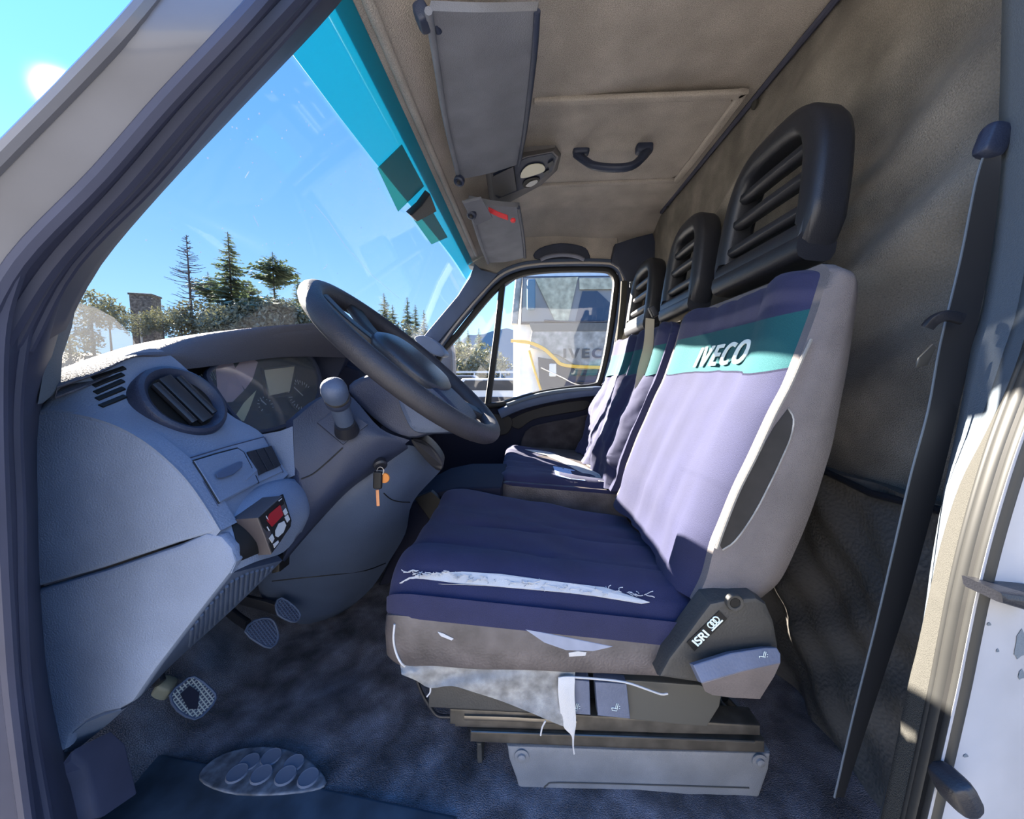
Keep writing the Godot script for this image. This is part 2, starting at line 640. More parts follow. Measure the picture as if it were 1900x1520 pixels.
# =====================================================================  the yard outside
func build_outside():
	M.ground = mat(Color(0.48, 0.47, 0.45), 0.95, {"tex": "blotch_soft", "scale": 0.3})
	M.earth = mat(Color(0.58, 0.52, 0.42), 0.95, {"tex": "stain", "scale": 0.15})
	M.needles = mat(Color(0.66, 0.71, 0.60), 0.9, {"tex": "blotch", "scale": 0.3})
	M.needles.backlight_enabled = true
	M.needles.backlight = Color(0.50, 0.54, 0.44)
	M.shrub = mat(Color(0.72, 0.72, 0.62), 0.9, {"tex": "stain", "scale": 0.4})
	M.shrub.backlight_enabled = true
	M.shrub.backlight = Color(0.5, 0.5, 0.4)
	M.wood = mat(Color(0.36, 0.32, 0.30), 0.9)
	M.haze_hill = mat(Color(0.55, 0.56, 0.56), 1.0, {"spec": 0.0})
	M.concrete = mat(Color(0.60, 0.56, 0.53), 0.9, {"tex": "stain", "scale": 0.25})
	var gr := []
	for i in 9:
		var row := PackedVector3Array()
		for k in 9:
			row.append(Vector3(lerpf(-400, 400, i / 8.0), 0.0, lerpf(-500, 120, k / 8.0)))
		gr.append(row)
	struct("ground", sheet(gr, Vector3(0, -0.5, 0)), M.ground)
	# blue mountains far off
	var rng := RandomNumberGenerator.new()
	rng.seed = 11
	var ridge := FastNoiseLite.new()
	ridge.seed = 5
	ridge.frequency = 0.0022
	var mg := []
	for i in 90:
		var x := lerpf(-2600, 2600, i / 89.0)
		var h := 150.0 + 190.0 * (0.5 + 0.5 * ridge.get_noise_1d(x)) + 120.0 * exp(-pow((x + 180.0) / 260.0, 2.0))
		if x < -500.0:
			h *= clampf(1.0 - (-500.0 - x) / 700.0, 0.25, 1.0)
		mg.append(PackedVector3Array([Vector3(x, -5, -2700), Vector3(x, h * 0.55, -2880), Vector3(x, h, -3000), Vector3(x, -5, -3300)]))
	struct("hills", sheet(mg, Vector3(0, -3, 0)), M.haze_hill, 60, "blue hazy mountains on the horizon seen through the side window")
	# grassy bank ahead
	var bank := FastNoiseLite.new()
	bank.seed = 3
	bank.frequency = 0.05
	var bg := []
	for i in 40:
		var x := lerpf(-95, 40, i / 39.0)
		var row := PackedVector3Array()
		for k in 8:
			var z := lerpf(-34, -75, k / 7.0)
			var h := (4.3 * smoothstep(-30.0, -44.0, z) if k < 5 else 4.3 * smoothstep(-78.0, -58.0, z)) * (1.0 + 0.35 * bank.get_noise_2d(x, z))
			h *= clampf(1.0 - (x + 30.0) / 20.0, 0.12, 1.0)
			row.append(Vector3(x, -0.05 + h, z))
		bg.append(row)
	struct("terrain", sheet(bg, Vector3(0, -1.0, 0)), M.earth, 80, "dry earth bank beyond the windshield")
	# conifers: pixel of the tip, distance, width share, look
	conifer(345, 430, 44, 0.22, 1, "bare dead conifer standing left of the tall fir", "bare_tree")
	conifer(422, 424, 47, 0.22, 0, "tallest fir seen through the windshield, pointed top", "conifer_tree")
	conifer(505, 462, 46, 0.27, 2, "broad flat-topped cedar left of the steering wheel rim", "conifer_tree")
	conifer(551, 503, 50, 0.20, 0, "narrow pointed fir just left of the steering wheel rim", "conifer_tree")
	conifer(385, 500, 50, 0.24, 2, "low cedar between the bare tree and the tallest fir", "conifer_tree")
	conifer(460, 515, 52, 0.24, 2, "low cedar between the tallest fir and the flat-topped cedar", "conifer_tree")
	conifer(712, 540, 60, 0.20, 0, "leftmost fir above the far side of the wheel rim", "conifer_tree")
	conifer(728, 562, 62, 0.20, 0, "smaller fir close beside the leftmost one above the wheel rim", "conifer_tree")
	conifer(755, 548, 66, 0.17, 0, "taller slim fir nearest the passenger's windshield pillar", "conifer_tree")
	conifer(770, 562, 70, 0.17, 0, "second slim fir from the passenger's windshield pillar", "conifer_tree")
	conifer(786, 572, 72, 0.17, 0, "slim fir touching the passenger's windshield pillar", "conifer_tree")
	conifer(851, 615, 60, 0.22, 0, "left fir in the small quarter window", "conifer_tree")
	conifer(868, 608, 66, 0.18, 0, "middle fir in the small quarter window", "conifer_tree")
	conifer(888, 606, 62, 0.20, 0, "right fir in the small quarter window, beside the divider bar", "conifer_tree")
	# shrubs on the bank
	var spots := [[165, 545, 42, 2.2, "rounded dark shrub above the dusty corner of the windshield"], [200, 566, 44, 1.6, "low shrub left of the concrete tower"], [300, 572, 41, 1.5, "low shrub right of the concrete tower"], [335, 580, 43, 1.8, "shrub at the foot of the bare tree"], [255, 584, 40, 1.3, "small shrub in front of the concrete tower"], [375, 560, 45, 2.4, "shrub beside the trunk of the tallest fir"], [430, 565, 42, 2.6, "shrub under the tallest fir"], [480, 560, 43, 2.6, "shrub under the flat-topped cedar"], [530, 562, 45, 2.6, "shrub under the narrow fir near the wheel rim"], [575, 578, 45, 2.0, "last shrub before the steering wheel rim"], [125, 600, 40, 2.2, "shrub behind the dusty glass next to the pillar"], [700, 600, 60, 3.2, "shrub below the firs above the far wheel rim"], [745, 604, 62, 3.2, "shrub below the slim firs by the pillar"], [845, 640, 48, 2.6, "rust-tinged shrub at the left of the quarter window"], [875, 640, 50, 2.8, "shrub below the firs in the quarter window"], [905, 655, 52, 2.2, "shrub seen right beside the divider bar of the side window"]]
	var k := 0
	for s in spots:
		shrub(s[0], s[1], s[2], s[3], 40 + k, s[4])
		k += 1
	# concrete tower
	var tw := thing("tower", "weathered concrete tower stub on the bank left of the bare tree", "tower", P(255, 600, 48) - Vector3(0, 3, 0))
	var x0 := P(237, 570, 48).x
	var x1 := P(277, 570, 48).x
	var yt := P(255, 546, 48).y
	part(tw, "wall", rbox(Transform3D(Basis.from_euler(Vector3(0, 0.35, 0)), Vector3((x0 + x1) / 2, yt / 2, -49)), Vector3((x1 - x0) * 0.82, yt, 2.2), 0.1), M.concrete)
	part(tw, "coping", rbox(Transform3D(Basis.from_euler(Vector3(0, 0.35, 0)), Vector3((x0 + x1) / 2, yt, -49)), Vector3((x1 - x0) * 0.88, 0.25, 2.4), 0.05), M.concrete)
	part(tw, "post", box(x1 - 0.7, x1 - 0.55, 1.0, P(262, 580, 48).y - 1.5, 47.2, 47.4, 0.03), M.white)
	truck()
	# box van added out of view to bounce sunlight into the cab
	var bv := thing("bounce_van", "added unseen box van bouncing sunlight into the cab, beyond the open driver's door", "van", Vector3(0, 0, 5.6))
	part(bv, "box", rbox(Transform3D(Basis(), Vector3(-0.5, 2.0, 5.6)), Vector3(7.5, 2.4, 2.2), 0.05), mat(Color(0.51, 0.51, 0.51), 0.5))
	part(bv, "chassis", rbox(Transform3D(Basis(), Vector3(-0.5, 0.62, 5.6)), Vector3(7.2, 0.36, 1.8), 0.03), M.black_plastic)
	for i in 4:
		part(bv, "wheel", lathe([[0.0, -0.12], [0.34, -0.12], [0.40, -0.06], [0.40, 0.06], [0.34, 0.12], [0.0, 0.12]], facing(Vector3([-3.2, 2.0][i % 2], 0.40, [4.7, 6.5][i / 2]), Vector3(0, 0, 1)), 20), M.black)
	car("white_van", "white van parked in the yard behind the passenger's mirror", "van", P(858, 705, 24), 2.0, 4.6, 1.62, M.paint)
	car("white_car", "white car parked beside the truck, right of the divider bar", "car", P(935, 712, 16), 1.8, 4.2, 1.45, M.white)
	var gd := thing("guard_rail", "pale rail fence running behind the parked cars", "fence", Vector3(0, 0, -34))
	part(gd, "rail", rbox(Transform3D(Basis(), Vector3(-6, 1.95, -34)), Vector3(22, 0.16, 0.08), 0.03), M.white)
	for i in 10:
		part(gd, "post", rbox(Transform3D(Basis(), Vector3(-16 + i * 2.3, 0.97, -34)), Vector3(0.12, 1.95, 0.12), 0.02), M.white)

func conifer(px: float, py: float, d: float, spread: float, look: int, label: String, called: String):
	var top := P(px, py, d)
	var foot := Vector3(top.x, 0, top.z)
	var h := top.y
	var rng := RandomNumberGenerator.new()
	rng.seed = int(px * 7 + py)
	var o := thing(called, label, "tree", foot, "" if look == 1 else "conifers beyond the yard")
	part(o, "trunk", tube(PackedVector3Array([foot, foot + Vector3(0, h * 0.5, 0), foot + Vector3(0, h * 0.98, 0)]), [h * 0.012, h * 0.008, h * 0.002], 6), M.wood)
	var t := PackedVector3Array()
	var steps := 40
	for i in steps:
		var f := float(i) / steps
		var y := h * lerpf(0.16, 0.985, f)
		var reach := h * spread * pow(1.0 - f, 0.8) * rng.randf_range(0.7, 1.1) + h * 0.01
		if look == 2:
			reach = h * spread * (0.55 + 0.45 * sin(f * 17.0)) * minf(1.0, (1.0 - f) * 2.2 + 0.22)
		var n := 5 if look == 1 else 11
		for b in n:
			var w := rng.randf() * TAU
			var l := reach * rng.randf_range(0.65, 1.1)
			var dir := Vector3(cos(w), 0, sin(w))
			var start := foot + Vector3(0, y + rng.randf_range(-0.01, 0.01) * h, 0)
			if look == 1:
				var sag := -0.12 if f < 0.5 else 0.02
				var p := PackedVector3Array([start, start + dir * l * 0.5 + Vector3(0, sag * l, 0), start + dir * l + Vector3(0, (sag + 0.16) * l, 0)])
				t.append_array(tube(p, [h * 0.0028, h * 0.002, h * 0.0008], 3))
				for tw in 3:
					var q := p[1].lerp(p[2], tw * 0.33)
					var tdir := (dir.rotated(Vector3.UP, rng.randf_range(-0.9, 0.9)) + Vector3(0, rng.randf_range(-0.2, 0.5), 0)) * l * 0.22
					t.append_array(tube(PackedVector3Array([q, q + tdir]), [h * 0.0013, h * 0.0006], 3))
				continue
			var droop := rng.randf_range(-0.30, -0.10) if look == 0 else rng.randf_range(-0.06, 0.10)
			var across := dir.cross(Vector3.UP)
			var bits := 5
			for s in bits:
				var u := (s + 0.6) / bits
				var at := start + dir * l * u + Vector3(0, droop * l * u + 0.13 * l * u * u, 0)
				var size := l * 0.27 * (1.15 - u * 0.5)
				for q in 2:
					var tilt := Vector3(rng.randf_range(-0.5, 0.5), rng.randf_range(-0.45, 0.25), rng.randf_range(-0.5, 0.5)) * size
					t.append_array([at - across * size * 0.75 + tilt, at + dir * size * 1.1 + Vector3(0, -size * 0.25, 0), at + across * size * 0.75 - tilt])
	part(o, "branches" if look == 1 else "foliage", t, M.wood if look == 1 else M.needles, 1)

func shrub(px: float, py: float, d: float, r: float, seed_: int, label: String):
	var top := P(px, py, d)
	var rng := RandomNumberGenerator.new()
	rng.seed = seed_
	var t := PackedVector3Array()
	var c := top - Vector3(0, r * 0.8, 0)
	for i in 900:
		var v := Vector3(rng.randfn(), rng.randfn() * 0.75, rng.randfn()).normalized() * r * rng.randf_range(0.6, 1.0)
		v.x *= 1.5
		var at := c + v
		var a := Vector3(rng.randfn(), rng.randfn(), rng.randfn()).normalized() * r * 0.17
		var b := Vector3(rng.randfn(), rng.randfn(), rng.randfn()).normalized() * r * 0.17
		t.append_array([at, at + a, at + b])
	var o := thing("shrub", label, "shrub", c - Vector3(0, r, 0), "shrubs on the bank")
	part(o, "foliage", t, M.shrub, 1)
	var foot := Vector3(c.x, maxf(0.0, c.y - r * 3.0), c.z)
	part(o, "stem", tube(PackedVector3Array([foot, c]), [r * 0.08, r * 0.04], 5), M.wood)

func car(called: String, label: String, cat: String, at: Vector3, w: float, l: float, h: float, m: Material):
	var foot := Vector3(at.x, 0, at.z)
	var o := thing(called, label, cat, foot)
	var side := PackedVector3Array()
	for p in [[-0.5, 0.2], [0.5, 0.2], [0.5, 0.55], [0.47, 0.62], [0.30, 0.68], [0.16, 1.0], [-0.38, 1.0], [-0.48, 0.66], [-0.5, 0.6]]:
		side.append(foot + Vector3(p[0] * l, p[1] * h, -w / 2))
	part(o, "body", prism(side, Vector3(0, 0, w), 0.08), m)
	var win := PackedVector3Array()
	for p in [[0.27, 0.68], [0.15, 0.95], [-0.35, 0.95], [-0.44, 0.68]]:
		win.append(foot + Vector3(p[0] * l, p[1] * h, w / 2 - 0.01))
	part(o, "window", prism(win, Vector3(0, 0, 0.02)), M.black_plastic)
	for s in [-0.3, 0.3]:
		part(o, "wheel", lathe([[0.0, -0.1], [0.3, -0.1], [0.33, 0.0], [0.3, 0.1], [0.0, 0.1]], facing(foot + Vector3(s * l, 0.33, w / 2 - 0.08), Vector3(0, 0, 1)), 18), M.black)

func truck():
	var z := -6.6
	var xc := P(1086, 657, 6.6).x
	var foot := Vector3(xc, 0, z)
	M.truck_grey = mat(Color(0.70, 0.69, 0.66), 0.5, {"tex": "blotch", "scale": 0.8})
	M.truck_white = mat(Color(0.90, 0.89, 0.86), 0.5, {"tex": "blotch_soft", "scale": 0.8})
	M.truck_glass = mat(Color(0.50, 0.50, 0.49), 0.3, {"spec": 0.2})
	M.truck_dark = mat(Color(0.20, 0.20, 0.23), 0.5)
	M.yellow = mat(Color(0.85, 0.66, 0.22), 0.5)
	M.cream = mat(Color(0.80, 0.78, 0.66), 0.8, {"tex": "blotch", "scale": 1.0})
	var o := thing("truck", "large pale truck parked facing us outside the passenger window", "truck", foot)
	var b := PackedVector3Array()
	var hw := 1.25
	var body := []
	for s in [[0.5, 0.0, 1.0], [1.6, 0.03, 1.0], [2.35, 0.02, 1.0], [3.3, 0.28, 0.97], [3.55, 0.5, 0.92], [3.62, 1.2, 0.88]]:
		var ring := PackedVector3Array()
		for k in 16:
			var w := TAU * k / 16
			var cx := signf(cos(w)) * pow(absf(cos(w)), 0.35)
			var cz := signf(sin(w)) * pow(absf(sin(w)), 0.35)
			ring.append(foot + Vector3(cx * hw * s[2], s[0], -1.1 - s[1] * 0.0 + cz * (1.1 - s[1] * 0.5) - s[1] * 0.5))
		body.append(ring)
	part(o, "body", rings(body), M.truck_white)
	var fz := 0.02
	# windshield, inset between the pillars
	var ws := PackedVector3Array([foot + Vector3(-1.08, 2.42, fz - 0.02), foot + Vector3(1.08, 2.42, fz - 0.02), foot + Vector3(1.05, 3.2, -0.22), foot + Vector3(-1.05, 3.2, -0.22)])
	part(o, "windshield", prism(ws, Vector3(0, 0.01, 0.035), 0.01), M.truck_glass)
	# what shows inside the windshield: curtain, blue seat
	part(o, "curtain", prism(PackedVector3Array([foot + Vector3(-0.85, 3.18, -0.16), foot + Vector3(-0.12, 3.2, -0.16), foot + Vector3(-0.3, 2.44, 0.03), foot + Vector3(-0.52, 2.44, 0.03)]), Vector3(0, 0, 0.02)), M.cream)
	part(o, "header", prism(PackedVector3Array([foot + Vector3(-0.1, 3.18, -0.17), foot + Vector3(1.05, 3.18, -0.17), foot + Vector3(1.05, 2.98, -0.11), foot + Vector3(-0.1, 2.98, -0.11)]), Vector3(0, 0, 0.02)), M.cream)
	part(o, "seat_back", prism(PackedVector3Array([foot + Vector3(-0.18, 2.44, 0.02), foot + Vector3(0.42, 2.44, 0.02), foot + Vector3(0.40, 2.75, -0.06), foot + Vector3(0.20, 2.95, -0.11), foot + Vector3(-0.05, 2.95, -0.11)]), Vector3(0, 0, 0.02)), mat(Color(0.17, 0.24, 0.31), 0.7))
	part(o, "window_frame", bar(PackedVector3Array([ws[0], ws[1], ws[2], ws[3]]), 0.035, 0.03, Vector3(0, 0, 1), true), M.truck_dark)
	part(o, "wiper", tube(PackedVector3Array([foot + Vector3(-0.7, 2.44, 0.06), foot + Vector3(-0.2, 2.41, 0.07), foot + Vector3(0.3, 2.42, 0.06)]), 0.018, 6), M.truck_dark)
	# grey front flap with the lettering
	part(o, "front_panel", prism(PackedVector3Array([foot + Vector3(-0.9, 2.32, fz), foot + Vector3(1.15, 2.32, fz), foot + Vector3(1.15, 1.68, fz), foot + Vector3(-0.15, 1.68, fz), foot + Vector3(-0.45, 1.86, fz), foot + Vector3(-0.95, 2.0, fz)]), Vector3(0, 0, 0.05), 0.02), M.truck_grey)
	part(o, "panel_gap", prism(PackedVector3Array([foot + Vector3(-0.95, 2.40, fz), foot + Vector3(1.15, 2.40, fz), foot + Vector3(1.15, 2.26, fz), foot + Vector3(-0.9, 2.26, fz)]), Vector3(0, 0, 0.058), 0.01), mat(Color(0.34, 0.34, 0.33), 0.5))
	lettering(o, "IVECO", 0.155, 0.02, foot + Vector3(0.06, 1.90, 0.075), Vector3.RIGHT, Vector3.UP, mat(Color(0.30, 0.30, 0.30), 0.5), 1.4, 0.0, 700, PackedVector3Array(), 0.26)
	# dark lower grille of slats
	part(o, "grille", prism(PackedVector3Array([foot + Vector3(-0.8, 1.84, fz), foot + Vector3(-0.45, 1.78, fz), foot + Vector3(-0.15, 1.62, fz), foot + Vector3(1.15, 1.62, fz), foot + Vector3(1.15, 1.0, fz), foot + Vector3(-0.75, 1.0, fz)]), Vector3(0, 0, 0.03), 0.01), M.truck_dark)
	for i in 5:
		part(o, "slat", rbox(Transform3D(Basis(), foot + Vector3(0.45, 1.54 - i * 0.12, 0.06)), Vector3(1.3, 0.03, 0.04), 0.01), M.black_plastic)
	var line := smooth(PackedVector3Array([foot + Vector3(-0.75, 1.66, 0.06), foot + Vector3(-0.4, 1.5, 0.07), foot + Vector3(-0.1, 1.37, 0.07), foot + Vector3(0.5, 1.35, 0.07), foot + Vector3(1.15, 1.36, 0.07)]), 5)
	part(o, "trim_line", tube(line, 0.016, 6), M.chrome)
	var stripe := smooth(PackedVector3Array([foot + Vector3(-1.26, 2.13, -0.15), foot + Vector3(-0.95, 2.08, 0.05), foot + Vector3(-0.70, 1.97, 0.085), foot + Vector3(-0.52, 1.81, 0.085), foot + Vector3(-0.35, 1.70, 0.085), foot + Vector3(0.2, 1.665, 0.085), foot + Vector3(1.15, 1.66, 0.085)]), 6)
	part(o, "yellow_stripe", bar(stripe, 0.028, 0.012, Vector3(0, 0, 1)), M.yellow)
	part(o, "side_stripe", bar(smooth(PackedVector3Array([foot + Vector3(-0.95, 1.95, 0.03), foot + Vector3(-0.85, 1.6, 0.04), foot + Vector3(-0.72, 1.2, 0.04)]), 4), 0.02, 0.02, Vector3(0, 0, 1)), M.yellow)
	part(o, "headlight", rbox(Transform3D(Basis(), foot + Vector3(-0.55, 1.62, 0.05)), Vector3(0.12, 0.22, 0.05), 0.02), M.truck_white)
	part(o, "bumper", rbox(Transform3D(Basis(), foot + Vector3(0, 0.72, 0.02)), Vector3(2.5, 0.5, 0.3), 0.08), M.truck_white)
	part(o, "pillar", bar(PackedVector3Array([foot + Vector3(-1.2, 2.4, -0.1), foot + Vector3(-1.12, 3.3, -0.3)]), 0.06, 0.05, Vector3(0, 0, 1)), M.truck_grey)
	part(o, "mirror", rbox(Transform3D(Basis(), foot + Vector3(-0.92, 2.85, 0.12)), Vector3(0.14, 0.5, 0.12), 0.04), mat(Color(0.30, 0.42, 0.50), 0.3))
	part(o, "mirror_arm", tube(PackedVector3Array([foot + Vector3(-1.15, 3.2, -0.1), foot + Vector3(-1.4, 3.0, 0.0), foot + Vector3(-1.42, 2.95, 0.0)]), 0.02, 6), M.truck_dark)
	for s in [-1.0, 1.0]:
		part(o, "wheel", lathe([[0.0, -0.15], [0.42, -0.15], [0.5, -0.1], [0.5, 0.1], [0.42, 0.15], [0.0, 0.15]], facing(foot + Vector3(s * 1.02, 0.5, -1.2), Vector3(1, 0, 0), Vector3.UP), 20), M.black)

# =====================================================================  the cab itself
const WX := -0.613          # foot of the windshield, X at Y = 0
const WS := 0.63            # its slope: X gained per metre of height

func on_glass(px: float, py: float, off := 0.0) -> Vector3:   # where the ray through a pixel meets the windshield
	var v := view * Vector3((px - 950.0) / F, (760.0 - py) / F, -1.0)
	return v * ((WX - off) / (v.x - WS * v.y)) + EYE

func build_shell():
	# ---- floor and near sill
	var fg := []
	var fn := FastNoiseLite.new()
	fn.seed = 21
	fn.frequency = 6.0
	for i in 46:
		var row := PackedVector3Array()
		for k in 36:
			var x := lerpf(-0.98, 0.60, i / 45.0)
			var d := lerpf(0.42, 1.94, k / 35.0)
			var y := -0.655 + 0.006 * fn.get_noise_2d(x, d)
			y -= 0.012 * exp(-(pow((x + 0.40) / 0.06, 2.0) + pow((d - 0.80) / 0.05, 2.0)))
			if x < -0.62:
				y += (-0.62 - x) * 0.9
			row.append(E(x, y, d))
		fg.append(row)
	struct("floor", sheet(fg, Vector3(0, -0.16, 0)), M.carpet, 60, "dark blue-grey carpet with dust and worn patches on the cab floor")
	struct("trim_1", prism(PackedVector3Array([E(-1.02, -0.648, 0.65), E(-0.70, -0.648, 0.604), E(-0.46, -0.648, 0.569), E(-0.10, -0.648, 0.517), E(-0.10, -0.648, 0.30), E(-1.02, -0.648, 0.30)]), Vector3(0, -0.14, 0), 0.006), M.sill, 40, "dull green-grey step sill along the open doorway")
	# worn heel pad on the carpet
	var ring := PackedVector3Array()
	for q in [[370, 1450], [398, 1412], [455, 1392], [520, 1392], [570, 1412], [606, 1455], [560, 1474], [440, 1478]]:
		ring.append(on_floor(q[0], q[1], -0.650))
	ring = smooth(ring, 4, true)
	var pad := solo("heel_pad", "worn scalloped rubber heel pad on the carpet by the sill", "mat", prism(ring, Vector3(0, 0.005, 0), 0.002), mat(Color(0.50, 0.53, 0.58), 0.8, {"tex": "stain", "scale": 3.0}))
	var lift := 0.0
	for p in [[462, 1414], [503, 1404], [545, 1416], [440, 1434], [485, 1436], [530, 1438], [572, 1442]]:
		lift += 0.00025
		var c := on_floor(p[0], p[1], -0.6442 + lift)
		part(pad, "dimple", lathe([[0.0, 0.0], [0.013, 0.0], [0.015, 0.0008], [0.0165, -0.002], [0.0, -0.002]], Transform3D(Basis(), c), 18), mat(Color(0.36, 0.39, 0.45), 0.85))
	# ---- rear bulkhead
	var wg := []
	for i in 56:
		var row := PackedVector3Array()
		for k in 56:
			var y := lerpf(0.71, -0.70, i / 55.0)
			var d := lerpf(0.28, 1.95, k / 55.0)
			row.append(E(0.578 + bulge(y, d), y, d))
		wg.append(row)
	var wall := struct("wall_rear", sheet(wg, Vector3(0.05, 0, 0)), M.wall_cloth, 60, "grey-beige cloth lined bulkhead with soft folds behind the seats")
	var vg := []
	for i in 60:
		var row := PackedVector3Array()
		for k in 70:
			var y := lerpf(-0.17, -0.66, i / 59.0)
			var d := lerpf(0.44, 1.30, k / 69.0)
			var w := 0.013 * sin(18.0 * (d * 0.8 - y) + 3.0 * sin(7.0 * d)) * smoothstep(0.0, 0.15, -0.17 - y) + 0.006 * sin(41.0 * (d + y * 0.6) + 2.0 * sin(13.0 * y)) + 0.005 * sin(60.0 * (d * 0.5 - y) + 3.0 * sin(9.0 * d))
			row.append(E(0.556 + w * 0.8, y, d))
		vg.append(row)
	part(wall, "lower_lining", sheet(vg, Vector3(0.02, 0, 0)), M.vinyl, 60, "dusty creased dark vinyl lower lining")
	part(wall, "seam_strip", tube(PackedVector3Array([E(0.552, -0.165, 1.2), E(0.548, -0.168, 0.74), E(0.552, -0.185, 0.62), E(0.552, -0.172, 0.46)]), 0.006, 8), M.black_plastic)
	for p in [[1402, 194], [1240, 380]]:
		var v := view * Vector3((p[0] - 950.0) / F, (760.0 - p[1]) / F, -1.0)
		part(wall, "button", lathe([[0.0, 0.0], [0.011, 0.0], [0.011, 0.004], [0.007, 0.007], [0.0, 0.008]], facing(EYE + v * (0.572 / v.x), Vector3(-1, 0, 0)), 18), M.seal_cloth)
	# ---- ceiling
	var cg := []
	for k in 42:
		var d := lerpf(0.40, 1.93, k / 41.0)
		var row := PackedVector3Array()
		for p in [[-0.300, 0.560], [-0.275, 0.553], [-0.24, 0.560], [-0.19, 0.585], [-0.13, 0.635], [-0.06, 0.676], [0.03, 0.695], [0.14, 0.700], [0.26, 0.702], [0.38, 0.703], [0.50, 0.703], [0.62, 0.700]]:
			var sag := 0.010 * sin(p[0] * 9.0 + d * 4.0) * smoothstep(-0.1, 0.1, p[0])
			var edge := -0.07 * smoothstep(1.70, 1.90, d) - 0.12 * smoothstep(0.52, 0.40, d)
			row.append(E(p[0], p[1] + sag + edge * smoothstep(-0.2, 0.05, p[0]), d))
		cg.append(smooth(row, 3))
	var ceiling := struct("ceiling", sheet(cg, Vector3(0, 0.06, 0)), M.headliner, 60, "grey-beige cloth headliner over the cab")
	var hatch := PackedVector3Array()
	for p in [[0.505, 1.03], [0.520, 1.05], [0.520, 1.40], [0.505, 1.42], [-0.02, 1.445], [-0.02, 1.03]]:
		hatch.append(E(p[0], 0.700, p[1]))
	part(ceiling, "hatch_panel", prism(hatch, Vector3(0, -0.012, 0), 0.006), M.headliner, 30, "recessed roof hatch panel")
	var rim := PackedVector3Array([E(0.02, 0.686, 1.025), E(0.45, 0.688, 1.02), E(0.512, 0.688, 1.02), E(0.528, 0.688, 1.045), E(0.528, 0.688, 1.405), E(0.510, 0.688, 1.43), E(0.45, 0.688, 1.43), E(0.02, 0.686, 1.45)])
	part(ceiling, "hatch_rim", bar(smooth(rim, 3), 0.012, 0.007, Vector3.UP), M.headliner, 50)
	part(ceiling, "cornice", tube(PackedVector3Array([E(0.568, 0.690, 0.46), E(0.568, 0.692, 1.0), E(0.568, 0.690, 1.7)]), 0.007, 8), M.rubber)
	# dark rubber and cloth header along the top of the windshield
	part(ceiling, "header_rubber", bar(PackedVector3Array([E(-0.285, 0.549, 0.42), E(-0.285, 0.549, 1.0), E(-0.283, 0.549, 1.87)]), 0.014, 0.014, Vector3(0.53, 0.85, 0)), M.rubber)
	part(ceiling, "header_welt", tube(smooth(PackedVector3Array([E(-0.235, 0.556, 0.45), E(-0.235, 0.556, 1.0), E(-0.225, 0.556, 1.8)]), 3), 0.009, 10), M.headliner)
	# ---- outer skin: cab front, passenger side wall
	struct("wall_front", prism(EL([[-0.70, -0.10], [-0.62, -0.02], [-0.85, -0.02], [-1.0, -0.1], [-1.02, -0.72], [-0.86, -0.72], [-0.74, -0.40]], 0.34), Vector3(0, 0, -1.60), 0.01), M.mid_plastic, 40, "dark footwell bulkhead below the dashboard")
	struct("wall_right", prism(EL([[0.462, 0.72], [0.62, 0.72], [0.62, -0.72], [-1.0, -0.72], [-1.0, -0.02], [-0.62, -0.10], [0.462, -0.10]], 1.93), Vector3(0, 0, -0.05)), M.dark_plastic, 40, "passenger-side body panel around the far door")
	# ---- windshield
	var c0 := Vector3(WX + 0.553 * WS, 2.053, 0)
	var f0 := Vector3(WX - 0.06 * WS, 1.44, 0)
	var gx := Vector3(-0.004, 0.006, 0)
	var glass_outline := PackedVector3Array([c0 + Vector3(0, 0, -0.42), c0 + Vector3(0, 0, -1.99), f0 + Vector3(0, 0, -2.06), f0 + Vector3(0, 0, -0.36)])
	var win := struct("window_1", sheet([PackedVector3Array([glass_outline[0], glass_outline[1]]), PackedVector3Array([glass_outline[3], glass_outline[2]])], Vector3(0, 0, 0.0) + gx * 0.6), M.glass, 20, "dusty windshield with a turquoise sun band along its top edge")
	var band := []
	for i in 13:
		var u := i / 12.0
		var d := lerpf(0.44, 1.97, u)
		var low := 0.447 + 0.042 * smoothstep(0.5, 1.8, d)
		var row := PackedVector3Array()
		for y in [0.555, lerpf(0.555, low, 0.5), low]:
			row.append(E(WX + y * WS + 0.006, y, d))
		band.append(row)
	part(win, "sun_band", sheet(band, Vector3(0.0012, -0.0012, 0)), M.band, 20, "turquoise tinted sun band")
	for q in [[[745, 268], [786, 345], [738, 392], [700, 312]], [[797, 383], [830, 440], [800, 453], [762, 400]]]:
		var out := PackedVector3Array()
		for p in q:
			out.append(on_glass(p[0], p[1], -0.009))
		part(win, "sticker", prism(out, Vector3(0.0014, -0.001, 0)), M.patch, 20, "dark green film patch on the sun band")
	part(win, "sensor_mount", prism(PackedVector3Array([on_glass(788, 352, -0.012), on_glass(801, 385, -0.012), on_glass(764, 404, -0.012), on_glass(752, 392, -0.012), on_glass(772, 374, -0.012)]), Vector3(0.016, -0.012, 0), 0.003), M.black_plastic)
	var dust := PackedVector3Array()
	for p in [[95, 700], [120, 610], [146, 562], [180, 572], [212, 590], [238, 615], [254, 642], [268, 672]]:
		dust.append(on_glass(p[0], p[1], -0.008))
	part(win, "dust_film", prism(dust, Vector3(0.001, -0.001, 0)), M.dust, 20, "pale dust in the unwiped corner")
	# specks and streaks of dirt on the glass
	var rng := RandomNumberGenerator.new()
	rng.seed = 5
	var dirt := PackedVector3Array()
